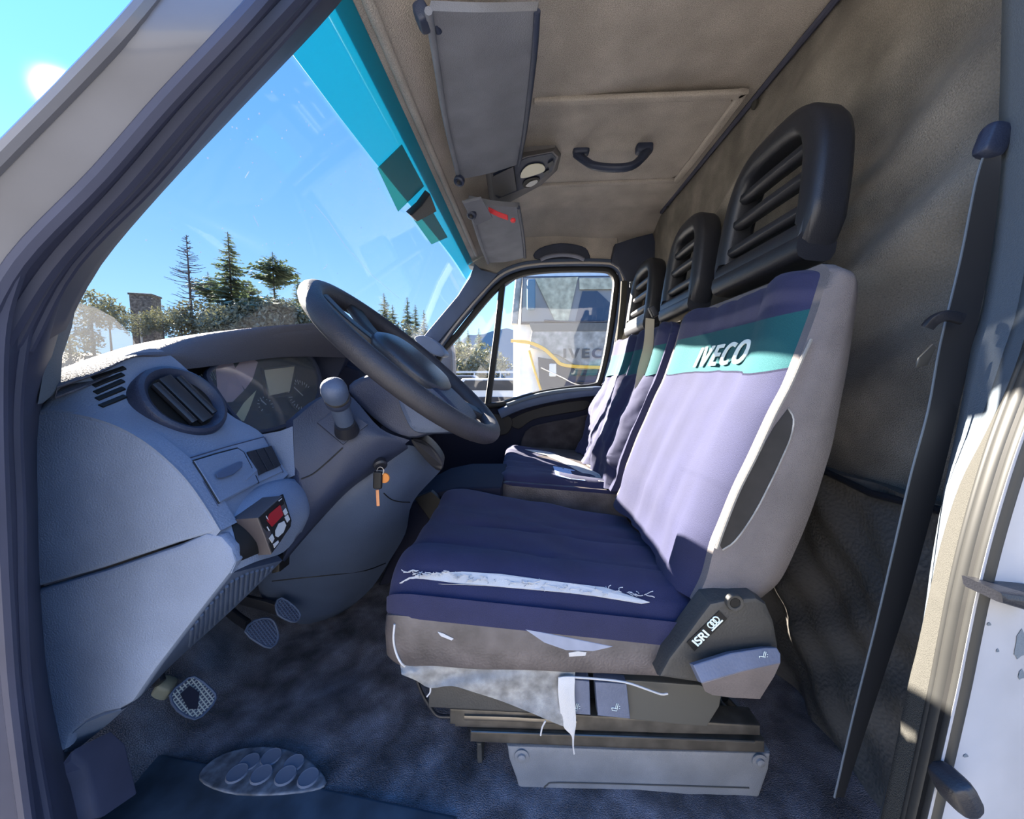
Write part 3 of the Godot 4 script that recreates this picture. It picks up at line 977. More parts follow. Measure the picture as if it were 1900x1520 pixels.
	for i in 150:
		var c := on_glass(rng.randf_range(260, 800), rng.randf_range(110, 600), -0.010)
		if c.y > 1.94:
			continue
		var r := rng.randf_range(0.0003, 0.0011)
		var poly := PackedVector3Array()
		for k in 6:
			var w := TAU * k / 6
			poly.append(c + Vector3(WS * sin(w), sin(w), cos(w) * rng.randf_range(0.8, 1.6)) * r)
		dirt.append_array(prism(poly, Vector3(0.0004, -0.0003, 0)))
	for q in [[[640, 455], [690, 510], [740, 553]], [[585, 380], [610, 410], [640, 455]], [[470, 400], [480, 420]], [[455, 330], [462, 318]], [[600, 500], [608, 490]]]:
		var line := PackedVector3Array()
		for v in q:
			line.append(on_glass(v[0], v[1], -0.010))
		dirt.append_array(tube(line, 0.0005, 4))
	tag(part(win, "dirt_speck", dirt, M.dust, 20), "", "", "", "stuff")
	# ---- passenger's windshield pillar
	struct("trim_2", prism(PL([[880, 488], [893, 500], [925, 508], [875, 562], [801, 650], [770, 690], [735, 690], [780, 630], [849, 548], [872, 512]], 1.80), Vector3(0, 0, -0.10), 0.008), M.mid_plastic, 40, "grey passenger-side windshield pillar trim")
	near_pillar()
	rear_pillar()
	far_door()

func bulge(y: float, d: float) -> float:
	var b := 0.0
	# soft folds running down towards the passenger side
	for f in [[0.36, 0.60, 0.9, 0.05, -0.022], [0.20, 0.62, 0.7, 0.045, -0.02], [0.28, 0.80, 1.1, 0.05, 0.016], [0.50, 1.00, 0.8, 0.06, -0.018], [0.08, 0.66, 0.5, 0.05, 0.014], [0.40, 1.25, 1.2, 0.05, -0.02]]:
		var across: float = (y - f[0]) - (d - f[1]) * -0.45
		var along: float = (d - f[1]) + (y - f[0]) * 0.45
		b += 1.7 * f[4] * exp(-pow(across / f[3], 2.0)) * exp(-pow(along / 0.22, 2.0))
	return b * smoothstep(0.70, 0.60, y)

func on_floor(px: float, py: float, y: float) -> Vector3:
	var v := view * Vector3((px - 950.0) / F, (760.0 - py) / F, -1.0)
	return EYE + v * (y / v.y)

func near_pillar():
	# driver's windshield pillar: painted band, ridged rubber seal, inner edge against the glass
	var c_out := [[320, -55, 0.33], [235, 48, 0.31], [118, 172, 0.30], [0, 292, 0.29], [-130, 430, 0.28], [-240, 600, 0.27]]
	var c_band := [[530, -55, 0.37], [438, 50, 0.345], [308, 187, 0.335], [185, 327, 0.325], [34, 485, 0.31], [-50, 640, 0.30]]
	var c_r1 := [[585, -55, 0.40], [485, 52, 0.375], [352, 195, 0.36], [232, 335, 0.35], [88, 495, 0.335], [-10, 650, 0.325]]
	var c_r2 := [[632, -55, 0.445], [540, 52, 0.42], [405, 200, 0.40], [285, 340, 0.385], [138, 492, 0.365], [52, 650, 0.355]]
	var c_glass := [[680, -55, 0.50], [592, 50, 0.48], [447, 202, 0.455], [303, 355, 0.435], [188, 492, 0.415], [122, 612, 0.40]]
	var t := struct("trim_3", sheet(smooth_grid(grid([c_out, c_band]), 4, 4), Vector3(-0.05, -0.01, -0.03)), M.paint, 60, "painted driver-side windshield pillar at the open doorway")
	part(t, "outer_flange", tube(smooth(PL(c_out, 0), 5), 0.006, 8), M.paint)
	part(t, "seal_bed", sheet(smooth_grid(grid([c_band, c_r1, c_r2, c_glass]), 4, 4), Vector3(-0.05, -0.01, -0.02)), M.rubber, 60)
	part(t, "seal_rib", tube(smooth(PL(c_band, 0), 5), 0.007, 8), M.rubber)
	part(t, "seal_rib", tube(smooth(PL(c_r1, 0), 5), 0.008, 8), M.rubber)
	var mid := []
	for i in c_r1.size():
		mid.append([lerpf(c_r1[i][0], c_r2[i][0], 0.55), lerpf(c_r1[i][1], c_r2[i][1], 0.55), lerpf(c_r1[i][2], c_r2[i][2], 0.5)])
	part(t, "seal_rib", tube(smooth(PL(mid, 0), 5), 0.004, 8), M.rubber)
	part(t, "seal_rib", tube(smooth(PL(c_r2, 0), 5), 0.004, 8), M.rubber)
	# hinge pillar below, with its vertical seal
	var h := struct("trim_4", sheet(smooth_grid(grid([[[-330, 560, 0.26], [-330, 900, 0.26], [-300, 1250, 0.27], [-270, 1600, 0.28]], [[-30, 590, 0.30], [-20, 900, 0.31], [10, 1250, 0.33], [60, 1600, 0.35]]]), 4, 4), Vector3(-0.03, 0, -0.03)), M.rubber, 60, "dark ridged hinge pillar and door seal at the doorway's front")
	var l1 := [[34, 480, 0.31], [0, 600, 0.31], [-6, 760, 0.312], [0, 950, 0.318], [10, 1150, 0.327], [24, 1320, 0.337], [60, 1600, 0.35]]
	var l2 := [[88, 495, 0.345], [48, 600, 0.345], [28, 760, 0.345], [34, 950, 0.35], [38, 1150, 0.352], [52, 1320, 0.362], [100, 1600, 0.375]]
	var l3 := [[138, 492, 0.37], [96, 610, 0.375], [58, 770, 0.39], [58, 950, 0.39], [66, 1150, 0.39], [84, 1320, 0.395], [150, 1600, 0.41]]
	var l4 := [[188, 492, 0.425], [122, 610, 0.43], [85, 770, 0.47], [80, 950, 0.47], [85, 1150, 0.46], [110, 1320, 0.46], [190, 1600, 0.48]]
	part(h, "seal_bed", sheet(smooth_grid(grid([l1, l2, l3, l4]), 4, 4), Vector3(-0.03, 0, -0.02)), M.rubber, 60)
	part(h, "seal_rib", tube(smooth(PL(l1, 0), 5), 0.006, 8), M.rubber)
	part(h, "seal_rib", tube(smooth(PL(l2, 0), 5), 0.005, 8), M.rubber)
	# light inner strip of the pillar beside the dashboard
	part(t, "inner_strip", sheet(grid([[[132, 570, 0.405], [86, 660, 0.40], [70, 750, 0.40]], [[126, 605, 0.425], [108, 660, 0.425], [104, 722, 0.425]]]), Vector3(-0.01, 0, -0.012)), M.pillar, 60)
	part(h, "sill_corner", prism(PL([[58, 1480, 0.40], [95, 1440, 0.41], [130, 1395, 0.43], [160, 1420, 0.44], [185, 1520, 0.44], [60, 1560, 0.40]], 0), Vector3(0, -0.02, -0.05), 0.005), M.rubber)

func rear_pillar():
	var left := [[1862, -300, 0.462], [1858, 48, 0.462], [1846, 380, 0.462], [1824, 560, 0.46], [1801, 650, 0.458], [1778, 780, 0.455], [1752, 900, 0.45], [1738, 1000, 0.445], [1700, 1220, 0.44], [1640, 1480, 0.44], [1600, 1640, 0.44]]
	var mid := [[1930, -300, 0.41], [1922, 48, 0.41], [1914, 380, 0.41], [1890, 560, 0.41], [1862, 652, 0.41], [1822, 770, 0.412], [1768, 880, 0.415], [1742, 960, 0.42], [1705, 1190, 0.42], [1650, 1480, 0.42], [1610, 1640, 0.42]]
	var p := struct("trim_5", sheet(smooth_grid(grid([left, mid]), 3, 3), Vector3(0.03, 0, -0.005)), M.pillar, 60, "blue-grey pillar trim behind the driver's seat, sunlit halfway down")
	var a := [[1998, -300, 0.37], [1985, 100, 0.37], [1960, 380, 0.37], [1925, 540, 0.37], [1880, 690, 0.372], [1830, 800, 0.376], [1780, 900, 0.385], [1745, 1010, 0.39], [1722, 1110, 0.39], [1700, 1210, 0.39], [1684, 1275, 0.392], [1640, 1490, 0.392], [1605, 1640, 0.392]]
	var b := [[2060, -300, 0.34], [2045, 100, 0.34], [2020, 380, 0.34], [1980, 520, 0.34], [1905, 640, 0.345], [1862, 740, 0.35], [1822, 850, 0.352], [1784, 980, 0.354], [1757, 1093, 0.356], [1737, 1195, 0.358], [1719, 1290, 0.36], [1676, 1490, 0.362], [1642, 1640, 0.362]]
	part(p, "pillar_side", sheet(smooth_grid(grid([mid, [[1998, -300, 0.37], [1985, 48, 0.37], [1960, 380, 0.37], [1925, 560, 0.37], [1885, 690, 0.372], [1835, 800, 0.376], [1785, 900, 0.385], [1752, 1000, 0.39], [1708, 1220, 0.39], [1652, 1480, 0.392], [1612, 1640, 0.392]]]), 3, 3), Vector3(0.03, 0, -0.005)), M.pillar, 60)
	part(p, "cloth_welt", sheet(smooth_grid(grid([a, b]), 4, 4), Vector3(0.03, 0, -0.01)), M.seal_cloth, 60, "pebbled beige cloth edge strip")
	var s1 := []
	var s2 := []
	var s3 := []
	for q in b:
		s1.append([q[0] + 14, q[1], q[2] - 0.004])
		s2.append([q[0] + 44 - q[1] * 0.006, q[1], q[2] - 0.012])
		s3.append([q[0] + 76 - q[1] * 0.012, q[1], q[2] - 0.03])
	var bed := [b, s3]
	part(p, "seal_bed", sheet(smooth_grid(grid(bed), 2, 4), Vector3(0.03, 0, -0.02)), M.black, 60)
	part(p, "door_seal", tube(smooth(PL(s1, 0), 4), 0.0045, 10), M.door_seal)
	part(p, "door_seal", tube(smooth(PL(s2, 0), 4), 0.0085, 12), M.door_seal)
	part(p, "door_seal", tube(smooth(PL(s3, 0), 4), 0.006, 12), M.door_seal)
	# painted door jamb outside the seal
	var j0 := []
	var j1 := []
	var j2 := []
	for q in s3:
		j0.append([q[0] - 6, q[1], q[2] - 0.004])
		j1.append([q[0] + 95, q[1], q[2] + 0.004])
		j2.append([q[0] + 330, q[1], q[2] + 0.03])
	var j := struct("trim_6", sheet(smooth_grid(grid([j0, j1, j2]), 3, 3), Vector3(0.02, 0, -0.02)), M.jamb, 60, "white painted door jamb behind the seal, with chips")
	part(j, "door_stop", prism(PL([[1858, 1100], [1990, 1118], [1990, 1160], [1862, 1122]], 0.300), Vector3(0.0, 0, -0.03), 0.004), M.black_plastic, 40, "black rubber door stop")
	var jt := sheet(smooth_grid(grid([j0, j1, j2]), 3, 3), Vector3(0.0, 0, -0.001))
	for q in [[1893, 1198, 12, 26], [1894, 1252, 6, 9], [1850, 1207, 3, 3], [1834, 1158, 4, 3], [1791, 1402, 5, 3], [1885, 1212, 5, 4]]:
		var chip := []
		for k in 9:
			var w := TAU * k / 9.0
			chip.append([q[0] + cos(w) * q[2] * (1.0 + 0.3 * sin(k * 2.3)), q[1] + sin(w) * q[3] * (1.0 + 0.3 * cos(k * 1.7))])
		part(j, "chip", prism(drape(jt, chip, 0.0003), Vector3(0.0, 0, 0.0002)), M.pillar, 20)
	part(j, "latch_roller", rbox(Transform3D(Basis(Vector3(0, 0, 1), 0.5), P(1772, 1464, 0.315)), Vector3(0.022, 0.034, 0.03), 0.010), M.black_plastic)

func far_door():
	var ring := [[812, 672], [850, 620], [900, 558], [932, 526], [960, 511], [990, 504], [1040, 500], [1115, 500], [1134, 506], [1142, 520], [1141, 545], [1128, 640], [1115, 700], [1103, 716], [1060, 721], [1010, 728], [965, 740], [930, 750], [885, 752], [840, 735]]
	var outer := [[796, 672], [838, 612], [892, 547], [926, 513], [956, 498], [990, 491], [1040, 488], [1118, 488], [1143, 494], [1155, 512], [1155, 545], [1140, 645], [1124, 712]]
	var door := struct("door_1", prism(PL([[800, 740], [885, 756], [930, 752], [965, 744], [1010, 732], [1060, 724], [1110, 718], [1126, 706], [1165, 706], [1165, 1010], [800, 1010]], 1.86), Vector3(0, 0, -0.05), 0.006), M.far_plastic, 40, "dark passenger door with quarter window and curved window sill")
	part(door, "frame", bar(smooth(PL(outer, 1.835), 3), 0.017, 0.02, Vector3(0, 0, 1)), M.mid_plastic)
	part(door, "frame_edge", tube(smooth(PL(outer, 1.812), 3), 0.005, 8), M.headliner)
	part(door, "window_seal", bar(smooth(PL(ring, 1.85), 3, true), 0.014, 0.018, Vector3(0, 0, 1), true), M.black)
	part(door, "divider_bar", bar(PL([[934, 512], [922, 620], [905, 752]], 1.85), 0.015, 0.014, Vector3(0, 0, 1)), M.black)
	part(door, "glass", prism(smooth(PL(ring, 1.86), 3, true), Vector3(0, 0, -0.003)), M.door_glass)
	# sill pad, dark hollow, cloth insert, pull
	part(door, "sill_pad", bar(smooth(PL([[928, 768, 1.83], [965, 752, 1.83], [1010, 740, 1.83], [1060, 731, 1.83], [1105, 726, 1.83], [1118, 728, 1.83]], 0), 4), 0.024, 0.035, Vector3(0, 0, 1)), M.mid_plastic)
	part(door, "sill_edge", tube(smooth(PL([[940, 752, 1.80], [975, 740, 1.80], [1010, 731, 1.80], [1060, 724, 1.80], [1100, 722, 1.80]], 0), 4), 0.010, 8), M.pillar)
	part(door, "hollow", prism(smooth(PL([[945, 782], [975, 765], [1020, 752], [1070, 744], [1092, 745], [1085, 760], [1040, 768], [990, 778], [962, 796]], 1.858), 3, true), Vector3(0, 0, 0.006), 0.002), M.black)
	part(door, "cloth_insert", prism(smooth(PL([[975, 800], [1010, 785], [1060, 776], [1098, 768], [1108, 780], [1104, 860], [1080, 905], [1000, 905], [965, 850]], 1.856), 3, true), Vector3(0, 0, 0.012), 0.006), mat(Color(0.30, 0.28, 0.29), 0.95, {"tex": "blotch", "scale": 2.0}))
	part(door, "pocket", prism(smooth(PL([[905, 770], [945, 772], [950, 790], [938, 806], [908, 804]], 1.855), 3, true), Vector3(0, 0, 0.01), 0.004), M.black)
	# dark pillar cover at the top of the far side, lit belt-pillar strip beside the window
	struct("trim_7", prism(PL([[1138, 470], [1142, 452], [1180, 440], [1212, 432], [1222, 470], [1222, 760], [1130, 760], [1160, 600], [1160, 520], [1148, 496], [1134, 488]], 1.80), Vector3(0, 0, -0.08), 0.006), M.dark_plastic, 40, "dark pillar cover above the far side seats")
	struct("trim_8", bar(PL([[1158, 522], [1156, 560], [1148, 640]], 1.785), 0.014, 0.010, Vector3(0, 0, 1)), M.seal_cloth, 40, "pale sunlit strip on the pillar beside the passenger window")
	struct("trim_9", prism(PL([[868, 492], [905, 470], [960, 440], [1010, 430], [1145, 428], [1150, 490], [1118, 487], [990, 489], [930, 508]], 1.845), Vector3(0, 0, -0.08), 0.006), M.headliner, 40, "cloth side rail above the passenger door")
	# outside mirror
	var m := thing("door_mirror", "pale outside mirror housing seen through the quarter window", "mirror", P(828, 665, 2.15))
	part(m, "housing", prism(smooth(PL([[818, 700], [816, 660], [820, 640], [830, 630], [838, 640], [841, 670], [840, 702], [830, 708]], 2.15), 3, true), Vector3(0.0, 0, -0.10), 0.012), M.paint)
	part(m, "arm", tube(PackedVector3Array([P(828, 700, 2.18), P(800, 720, 1.98)]), 0.015, 8), M.black_plastic)

# =====================================================================  dashboard
# where the ray through a pixel first meets a list of triangles, lifted along the face normal
func on_tris(t: PackedVector3Array, px: float, py: float, lift: float) -> Vector3:
	var v := (view * Vector3((px - 950.0) / F, (760.0 - py) / F, -1.0)).normalized()
	var best := 1e9
	var n := Vector3.ZERO
	for i in range(0, t.size(), 3):
		var hit = Geometry3D.ray_intersects_triangle(EYE, v, t[i], t[i + 1], t[i + 2])
		if hit != null:
			var far: float = (hit - EYE).length()
			if far < best:
				best = far
				n = (t[i + 1] - t[i]).cross(t[i + 2] - t[i]).normalized()
	if best > 1e8:
		best = 0.6
	if n.dot(v) > 0.0:
		n = -n
	return EYE + v * best + n * lift

func on_plane(px: float, py: float, at: Vector3, n: Vector3) -> Vector3:
	var v := view * Vector3((px - 950.0) / F, (760.0 - py) / F, -1.0)
	return EYE + v * ((at - EYE).dot(n) / v.dot(n))

func drape(t: PackedVector3Array, list: Array, lift: float) -> PackedVector3Array:
	var out := PackedVector3Array()
	for p in list:
		out.append(on_tris(t, p[0], p[1], lift))
	return out

var pod_skin: PackedVector3Array
var lower_skin: PackedVector3Array
var knee_skin: PackedVector3Array
var box_skin: PackedVector3Array
var bench_skin: PackedVector3Array

func build_dash():
	var o := thing("dashboard", "blue-grey moulded dashboard with round air vent and dark steering column trim", "dashboard", E(-0.55, -0.65, 0.8))
	# end face towards the doorway
	var edge := [[65, 765], [130, 767], [200, 784], [260, 814], [310, 853], [350, 895], [385, 945], [409, 985]]
	var up := PL(edge, 0.43)
	up.append_array(PL([[330, 1008], [190, 1055], [54, 1094], [44, 900], [42, 775]], 0.43))
	part(o, "end_panel", prism(up, Vector3(0, 0, -0.03), 0.004), M.dash, 30)
	var low := PL([[54, 1099], [190, 1060], [330, 1013], [380, 990], [410, 995], [430, 1018], [437, 1044], [427, 1064], [385, 1117], [332, 1186], [286, 1246], [246, 1304], [222, 1318], [190, 1325], [160, 1339], [128, 1364], [119, 1394], [106, 1401], [86, 1387], [76, 1340], [64, 1200]], 0.43)
	part(o, "lower_end_panel", prism(low, Vector3(0, 0, -0.016), 0.005), M.dash, 30)
	part(o, "corner_scoop", sheet(grid([[[119, 1396, 0.436], [126, 1368, 0.434], [160, 1341, 0.434], [195, 1327, 0.434], [225, 1318, 0.434]], [[128, 1398, 0.47], [150, 1385, 0.475], [178, 1362, 0.478], [205, 1340, 0.478], [236, 1312, 0.475]]]), Vector3(-0.006, 0.004, -0.004)), M.dash, 60)
	# upper surface with vent, cubby and switches
	var l_row := [[65, 765, 0.43], [130, 767, 0.43], [200, 784, 0.43], [260, 814, 0.43], [310, 853, 0.43], [350, 895, 0.43], [385, 945, 0.43], [409, 985, 0.43]]
	var m_row := [[92, 738, 0.44], [172, 728, 0.455], [240, 740, 0.475], [300, 768, 0.49], [360, 806, 0.505], [415, 846, 0.515], [450, 888, 0.515], [468, 940, 0.505]]
	var u_row := [[108, 714, 0.445], [185, 684, 0.475], [246, 655, 0.51], [300, 650, 0.555], [362, 700, 0.585], [425, 768, 0.605], [487, 806, 0.615], [535, 880, 0.60]]
	var pod := smooth_grid(grid([l_row, m_row, u_row]), 6, 5)
	pod_skin = sheet(pod, Vector3(-0.02, -0.02, -0.004))
	part(o, "upper_shell", pod_skin, M.dash, 60)
	var wedge := sheet(grid([[[487, 806, 0.615], [520, 800, 0.61], [546, 790, 0.61]], [[512, 842, 0.605], [532, 838, 0.605], [547, 835, 0.605]], [[535, 880, 0.60], [541, 884, 0.60], [547, 882, 0.60]]]), Vector3(-0.02, -0.01, -0.01))
	part(o, "upper_shell_edge", wedge, M.dash, 60)
	for s in [[[172, 704], [231, 683]], [[174, 717], [228, 695]], [[177, 730], [228, 707]], [[180, 742], [229, 721]], [[187, 755], [232, 736]]]:
		var a := on_tris(pod_skin, s[0][0], s[0][1], 0.0008)
		var b := on_tris(pod_skin, s[1][0], s[1][1], 0.0008)
		part(o, "louvre", bar(PackedVector3Array([a, a.lerp(b, 0.5), b]), 0.0032, 0.0016, Vector3(0.45, 0.85, 0.3)), M.black)
	# round air vent
	var vc := on_tris(pod_skin, 335, 750, 0.007)
	var vx := facing(vc, Vector3(0.825, 0.553, 0.11), Vector3(0.30, -0.55, -0.15))
	var vent := part(o, "air_vent", lathe([[0.0, -0.02], [0.057, -0.02], [0.057, 0.0], [0.055, 0.006], [0.050, 0.008], [0.044, 0.004], [0.040, -0.004], [0.0, -0.006]], vx, 40), M.dark_plastic, 50)
	part(vent, "vent_bowl", lathe([[0.0, -0.003], [0.041, -0.002], [0.041, -0.008], [0.0, -0.008]], vx, 32), M.black, 50)
	for k in [-1, 0, 1]:
		var half := [0.033, 0.038, 0.033][k + 1] as float
		var along := vx.basis * Vector3(1, 0, 0)
		var side := vx.basis * Vector3(0, 0, 1)
		var c := vx * Vector3(0, 0.004, k * 0.019)
		part(vent, "vent_blade", bar(PackedVector3Array([c - along * half, c, c + along * half]), [0.005, 0.009, 0.005][k + 1], 0.005, (vx.basis.y + side * 0.3).normalized()), M.black_plastic)
	# cubby drawer and switch block
	part(o, "fascia", prism(drape(pod_skin, [[347, 854], [418, 832], [488, 813], [507, 846], [523, 876], [470, 900], [402, 940], [375, 895]], 0.0005), Vector3(0.0015, 0.001, 0.0008), 0.0005), M.dash, 20)
	var dr := part(o, "drawer", prism(drape(pod_skin, [[355, 860], [396, 847], [437, 836], [448, 843], [462, 870], [475, 898], [440, 917], [402, 936], [378, 896]], 0.0028), Vector3(0.0025, 0.0015, 0.001), 0.0012), M.dash, 20)
	part(dr, "handle", prism(drape(pod_skin, [[392, 885], [405, 876], [436, 862], [443, 862], [442, 872], [425, 886], [404, 893], [395, 893]], 0.006), Vector3(0.002, 0.001, 0.001), 0.001), M.mid_plastic, 20)
	for q in [[[346, 853], [418, 831], [488, 812]], [[347, 855], [375, 896], [402, 941]], [[489, 813], [507, 846], [524, 877]]]:
		part(o, "fascia_gap", tube(drape(pod_skin, q, 0.0012), 0.0011, 6), M.rubber)
	for q in [[[355, 859], [396, 846], [437, 835], [449, 843]], [[355, 861], [378, 897], [402, 937]], [[449, 843], [463, 871], [476, 899]]]:
		part(o, "drawer_gap", tube(drape(pod_skin, q, 0.0035), 0.0013, 6), M.black)
	var sw := [[[454, 843], [468, 839], [490, 878], [476, 885]], [[469, 839], [483, 835], [503, 873], [491, 878]], [[484, 835], [498, 831], [516, 867], [504, 873]]]
	for s in sw:
		part(o, "switch", prism(drape(pod_skin, s, 0.0028), Vector3(0.004, 0.0025, 0.001), 0.0012), M.black_plastic, 20)
	# lower housing that carries the controller
	var h0 := [[330, 1006, 0.432], [345, 964, 0.44], [430, 925, 0.49], [500, 895, 0.555], [546, 889, 0.60], [556, 892, 0.64]]
	var h1 := [[400, 992, 0.432], [412, 985, 0.44], [474, 945, 0.49], [532, 912, 0.555], [566, 915, 0.60], [572, 925, 0.64]]
	var h2 := [[437, 1034, 0.432], [444, 1026, 0.44], [496, 985, 0.485], [548, 955, 0.55], [572, 952, 0.595], [575, 955, 0.64]]
	var h3 := [[430, 1064, 0.432], [440, 1058, 0.44], [476, 1042, 0.47], [527, 1024, 0.55], [556, 990, 0.59], [560, 990, 0.64]]
	lower_skin = sheet(smooth_grid(grid([h0, h1, h2, h3]), 4, 4), Vector3(-0.03, 0.0, -0.01))
	part(o, "controller_housing", lower_skin, M.dash, 60)
	# ribbed underside running forward and down
	var k0 := [[430, 1064, 0.436], [385, 1118, 0.436], [332, 1187, 0.436], [286, 1247, 0.436], [246, 1305, 0.436]]
	var k1 := [[524, 1040, 0.565], [462, 1102, 0.565], [398, 1162, 0.56], [325, 1228, 0.55], [262, 1292, 0.53]]
	var kick := smooth_grid(grid([k0, k1]), 2, 5)
	part(o, "kick_panel", sheet(kick, Vector3(-0.012, 0.006, -0.006)), M.mid_plastic, 60)
	var kick_t := sheet(kick, Vector3(-0.0005, 0.0003, 0))
	for i in 17:
		var u := i / 16.0
		var x := lerpf(354, 504, u)
		var a := on_tris(kick_t, x, pick([[354, 1166], [380, 1130], [428, 1078], [460, 1062], [504, 1051]], x), 0.001)
		var b := on_tris(kick_t, x - 3, pick([[354, 1198], [380, 1176], [428, 1131], [460, 1100], [504, 1058]], x), 0.001)
		part(o, "rib", tube(PackedVector3Array([a, a.lerp(b, 0.5), b]), 0.0022, 6), M.mid_plastic)
	# padded top with the hood over the instruments
	var ds := [0.46, 0.51, 0.56, 0.645, 0.735, 0.83, 0.95]
	var crest := [[98, 690], [160, 667], [230, 646], [330, 628], [440, 614], [540, 607], [640, 603]]
	var lip := [[106, 718, 0.425], [186, 687, 0.465], [247, 659, 0.505], [312, 652, 0.565], [400, 642, 0.67], [520, 624, 0.80], [645, 616, 0.95]]
	var under := [[108, 722, 0.447], [190, 692, 0.479], [250, 665, 0.515], [330, 672, 0.58], [420, 664, 0.69], [535, 652, 0.84], [648, 655, 0.99]]
	var r_cowl := PackedVector3Array()
	var r_back := PackedVector3Array()
	for d in ds:
		r_cowl.append(E(-0.70, -0.08, d))
		r_back.append(E(-0.66, -0.02, d))
	var r_crest := PackedVector3Array()
	for i in ds.size():
		r_crest.append(P(crest[i][0], crest[i][1], ds[i]))
	part(o, "top_pad", sheet(smooth_grid([r_cowl, r_back, r_crest, PL(lip, 0), PL(under, 0)], 4, 4), Vector3(-0.004, -0.012, -0.0)), M.dash_top, 60)
	part(o, "hood_side", prism(PackedVector3Array([P(640, 603, 0.95), P(648, 655, 0.99), E(-0.52, -0.05, 1.0), E(-0.70, -0.08, 0.96), E(-0.66, -0.02, 0.96)]), Vector3(0, 0, -0.02), 0.003), M.dark_plastic)
	# instruments
	var ic := P(490, 730, 0.76)
	var inn := Vector3(0.90, 0.36, 0.18).normalized()
	var binn := part(o, "instrument_panel", prism(PackedVector3Array(plane_list([[345, 690], [400, 655], [520, 640], [610, 650], [620, 730], [570, 775], [520, 792], [468, 804], [440, 784], [390, 720]], ic - inn * 0.03, inn)), -inn * 0.02, 0.0), M.black_plastic, 20)
	var bez := PackedVector3Array(plane_list([[384, 692], [430, 664], [510, 652], [572, 660], [594, 715], [575, 765], [530, 790], [472, 803], [442, 784], [400, 728]], ic, inn))
	part(binn, "bezel", bar(smooth(bez, 4, true), 0.004, 0.006, inn, true), M.dark_plastic)
	for dial in [[418, 748, 0.062, 34, 0.15, 2.4], [560, 735, 0.040, 22, -0.4, 3.6], [492, 752, 0.018, 10, 0.0, 4.2]]:
		var c := on_plane(dial[0], dial[1], ic - inn * 0.022, inn)
		var x := facing(c, inn, Vector3(0, 0, 1))
		part(binn, "dial", lathe([[0.0, -0.002], [dial[2] * 1.08, -0.002], [dial[2] * 1.08, 0.0], [0.0, 0.0]], x, 32), mat(Color(0.09, 0.09, 0.11), 0.4))
		var t := PackedVector3Array()
		for k in dial[3]:
			var w: float = dial[4] + dial[5] * k / (dial[3] - 1.0) - 0.6
			var l: float = 0.26 if k % 2 == 0 else 0.14
			var dir := Vector3(cos(w), 0, sin(w))
			t.append_array(bar(PackedVector3Array([x * (dir * dial[2] * (1.0 - l) + Vector3(0, 0.001, 0)), x * (dir * dial[2] + Vector3(0, 0.001, 0))]), 0.0008, 0.0006, inn))
		part(binn, "scale_marks", t, M.white)
		part(binn, "needle", bar(PackedVector3Array([x * Vector3(0, 0.003, 0), x * Vector3(dial[2] * 0.4, 0.003, dial[2] * 0.6)]), 0.0012, 0.0008, inn), M.white)
	part(binn, "display", prism(PackedVector3Array(plane_list([[488, 688], [545, 681], [536, 727], [499, 735]], ic - inn * 0.018, inn)), inn * 0.003), mat(Color(0.75, 0.72, 0.62), 0.25))
	part(binn, "display_rim", bar(PackedVector3Array(plane_list([[486, 684], [549, 677], [540, 731], [495, 739]], ic - inn * 0.016, inn)), 0.003, 0.004, inn, true), M.black)
	part(binn, "lens", prism(smooth(bez, 3, true), inn * 0.002), M.lens, 20)
	for q in [[[[399, 677], [414, 669], [431, 671], [452, 725], [431, 746], [405, 748]], "pinkish paper patch, painted lens glare at the left inside the instrument binnacle", Color(0.62, 0.54, 0.58)], [[[455, 659], [478, 672], [468, 704], [454, 723], [431, 690]], "angular pinkish paper slip at the top inside the instrument binnacle", Color(0.66, 0.57, 0.60)], [[[475, 725], [462, 760], [452, 782], [433, 777], [452, 748]], "yellowish paper streak, painted lens glare at the bottom inside the instrument binnacle", Color(0.74, 0.72, 0.58)]]:
		solo("painted_reflection", q[1], "reflection", prism(PackedVector3Array(plane_list(q[0], ic - inn * 0.008, inn)), inn * 0.001), mat(q[2], 0.9), 20, "painted reflections inside the instrument binnacle")  # lens reflections painted as thin flat solids
	# dark trim sweeping from the column down behind the near housing
	knee_skin = sheet(smooth_grid(grid([[[544, 780, 0.61], [598, 738, 0.65], [645, 731, 0.665], [706, 795, 0.665], [760, 817, 0.69]], [[548, 885, 0.60], [600, 862, 0.62], [648, 822, 0.635], [700, 815, 0.655], [752, 824, 0.69]], [[557, 955, 0.60], [604, 925, 0.62], [652, 888, 0.645], [708, 850, 0.675], [756, 828, 0.70]], [[520, 1052, 0.61], [594, 966, 0.65], [650, 908, 0.685], [708, 866, 0.71], [757, 832, 0.72]]]), 5, 5), Vector3(-0.02, -0.004, -0.012))
	part(o, "column_surround", knee_skin, M.dark_plastic, 60)
	part(o, "trim_gap", tube(smooth(drape(knee_skin, [[559, 889], [580, 880], [600, 864], [620, 846], [636, 831]], 0.0005), 3), 0.0012, 6), M.black)
	box_skin = sheet(smooth_grid(grid([[[706, 864, 0.72], [758, 826, 0.735], [790, 850, 0.78], [817, 874, 0.84]], [[640, 912, 0.70], [690, 905, 0.715], [740, 915, 0.76], [766, 932, 0.86]], [[585, 975, 0.70], [640, 970, 0.725], [700, 975, 0.78], [752, 990, 0.90]], [[520, 1048, 0.72], [600, 1040, 0.755], [670, 1040, 0.82], [722, 1042, 0.93]], [[492, 1092, 0.78], [575, 1095, 0.81], [640, 1095, 0.87], [692, 1088, 0.95]], [[515, 1145, 0.86], [562, 1158, 0.88], [615, 1146, 0.92], [657, 1122, 0.97]]]), 4, 4), Vector3(-0.03, -0.006, -0.02))
	part(o, "lower_column_panel", box_skin, M.mid_plastic, 60)
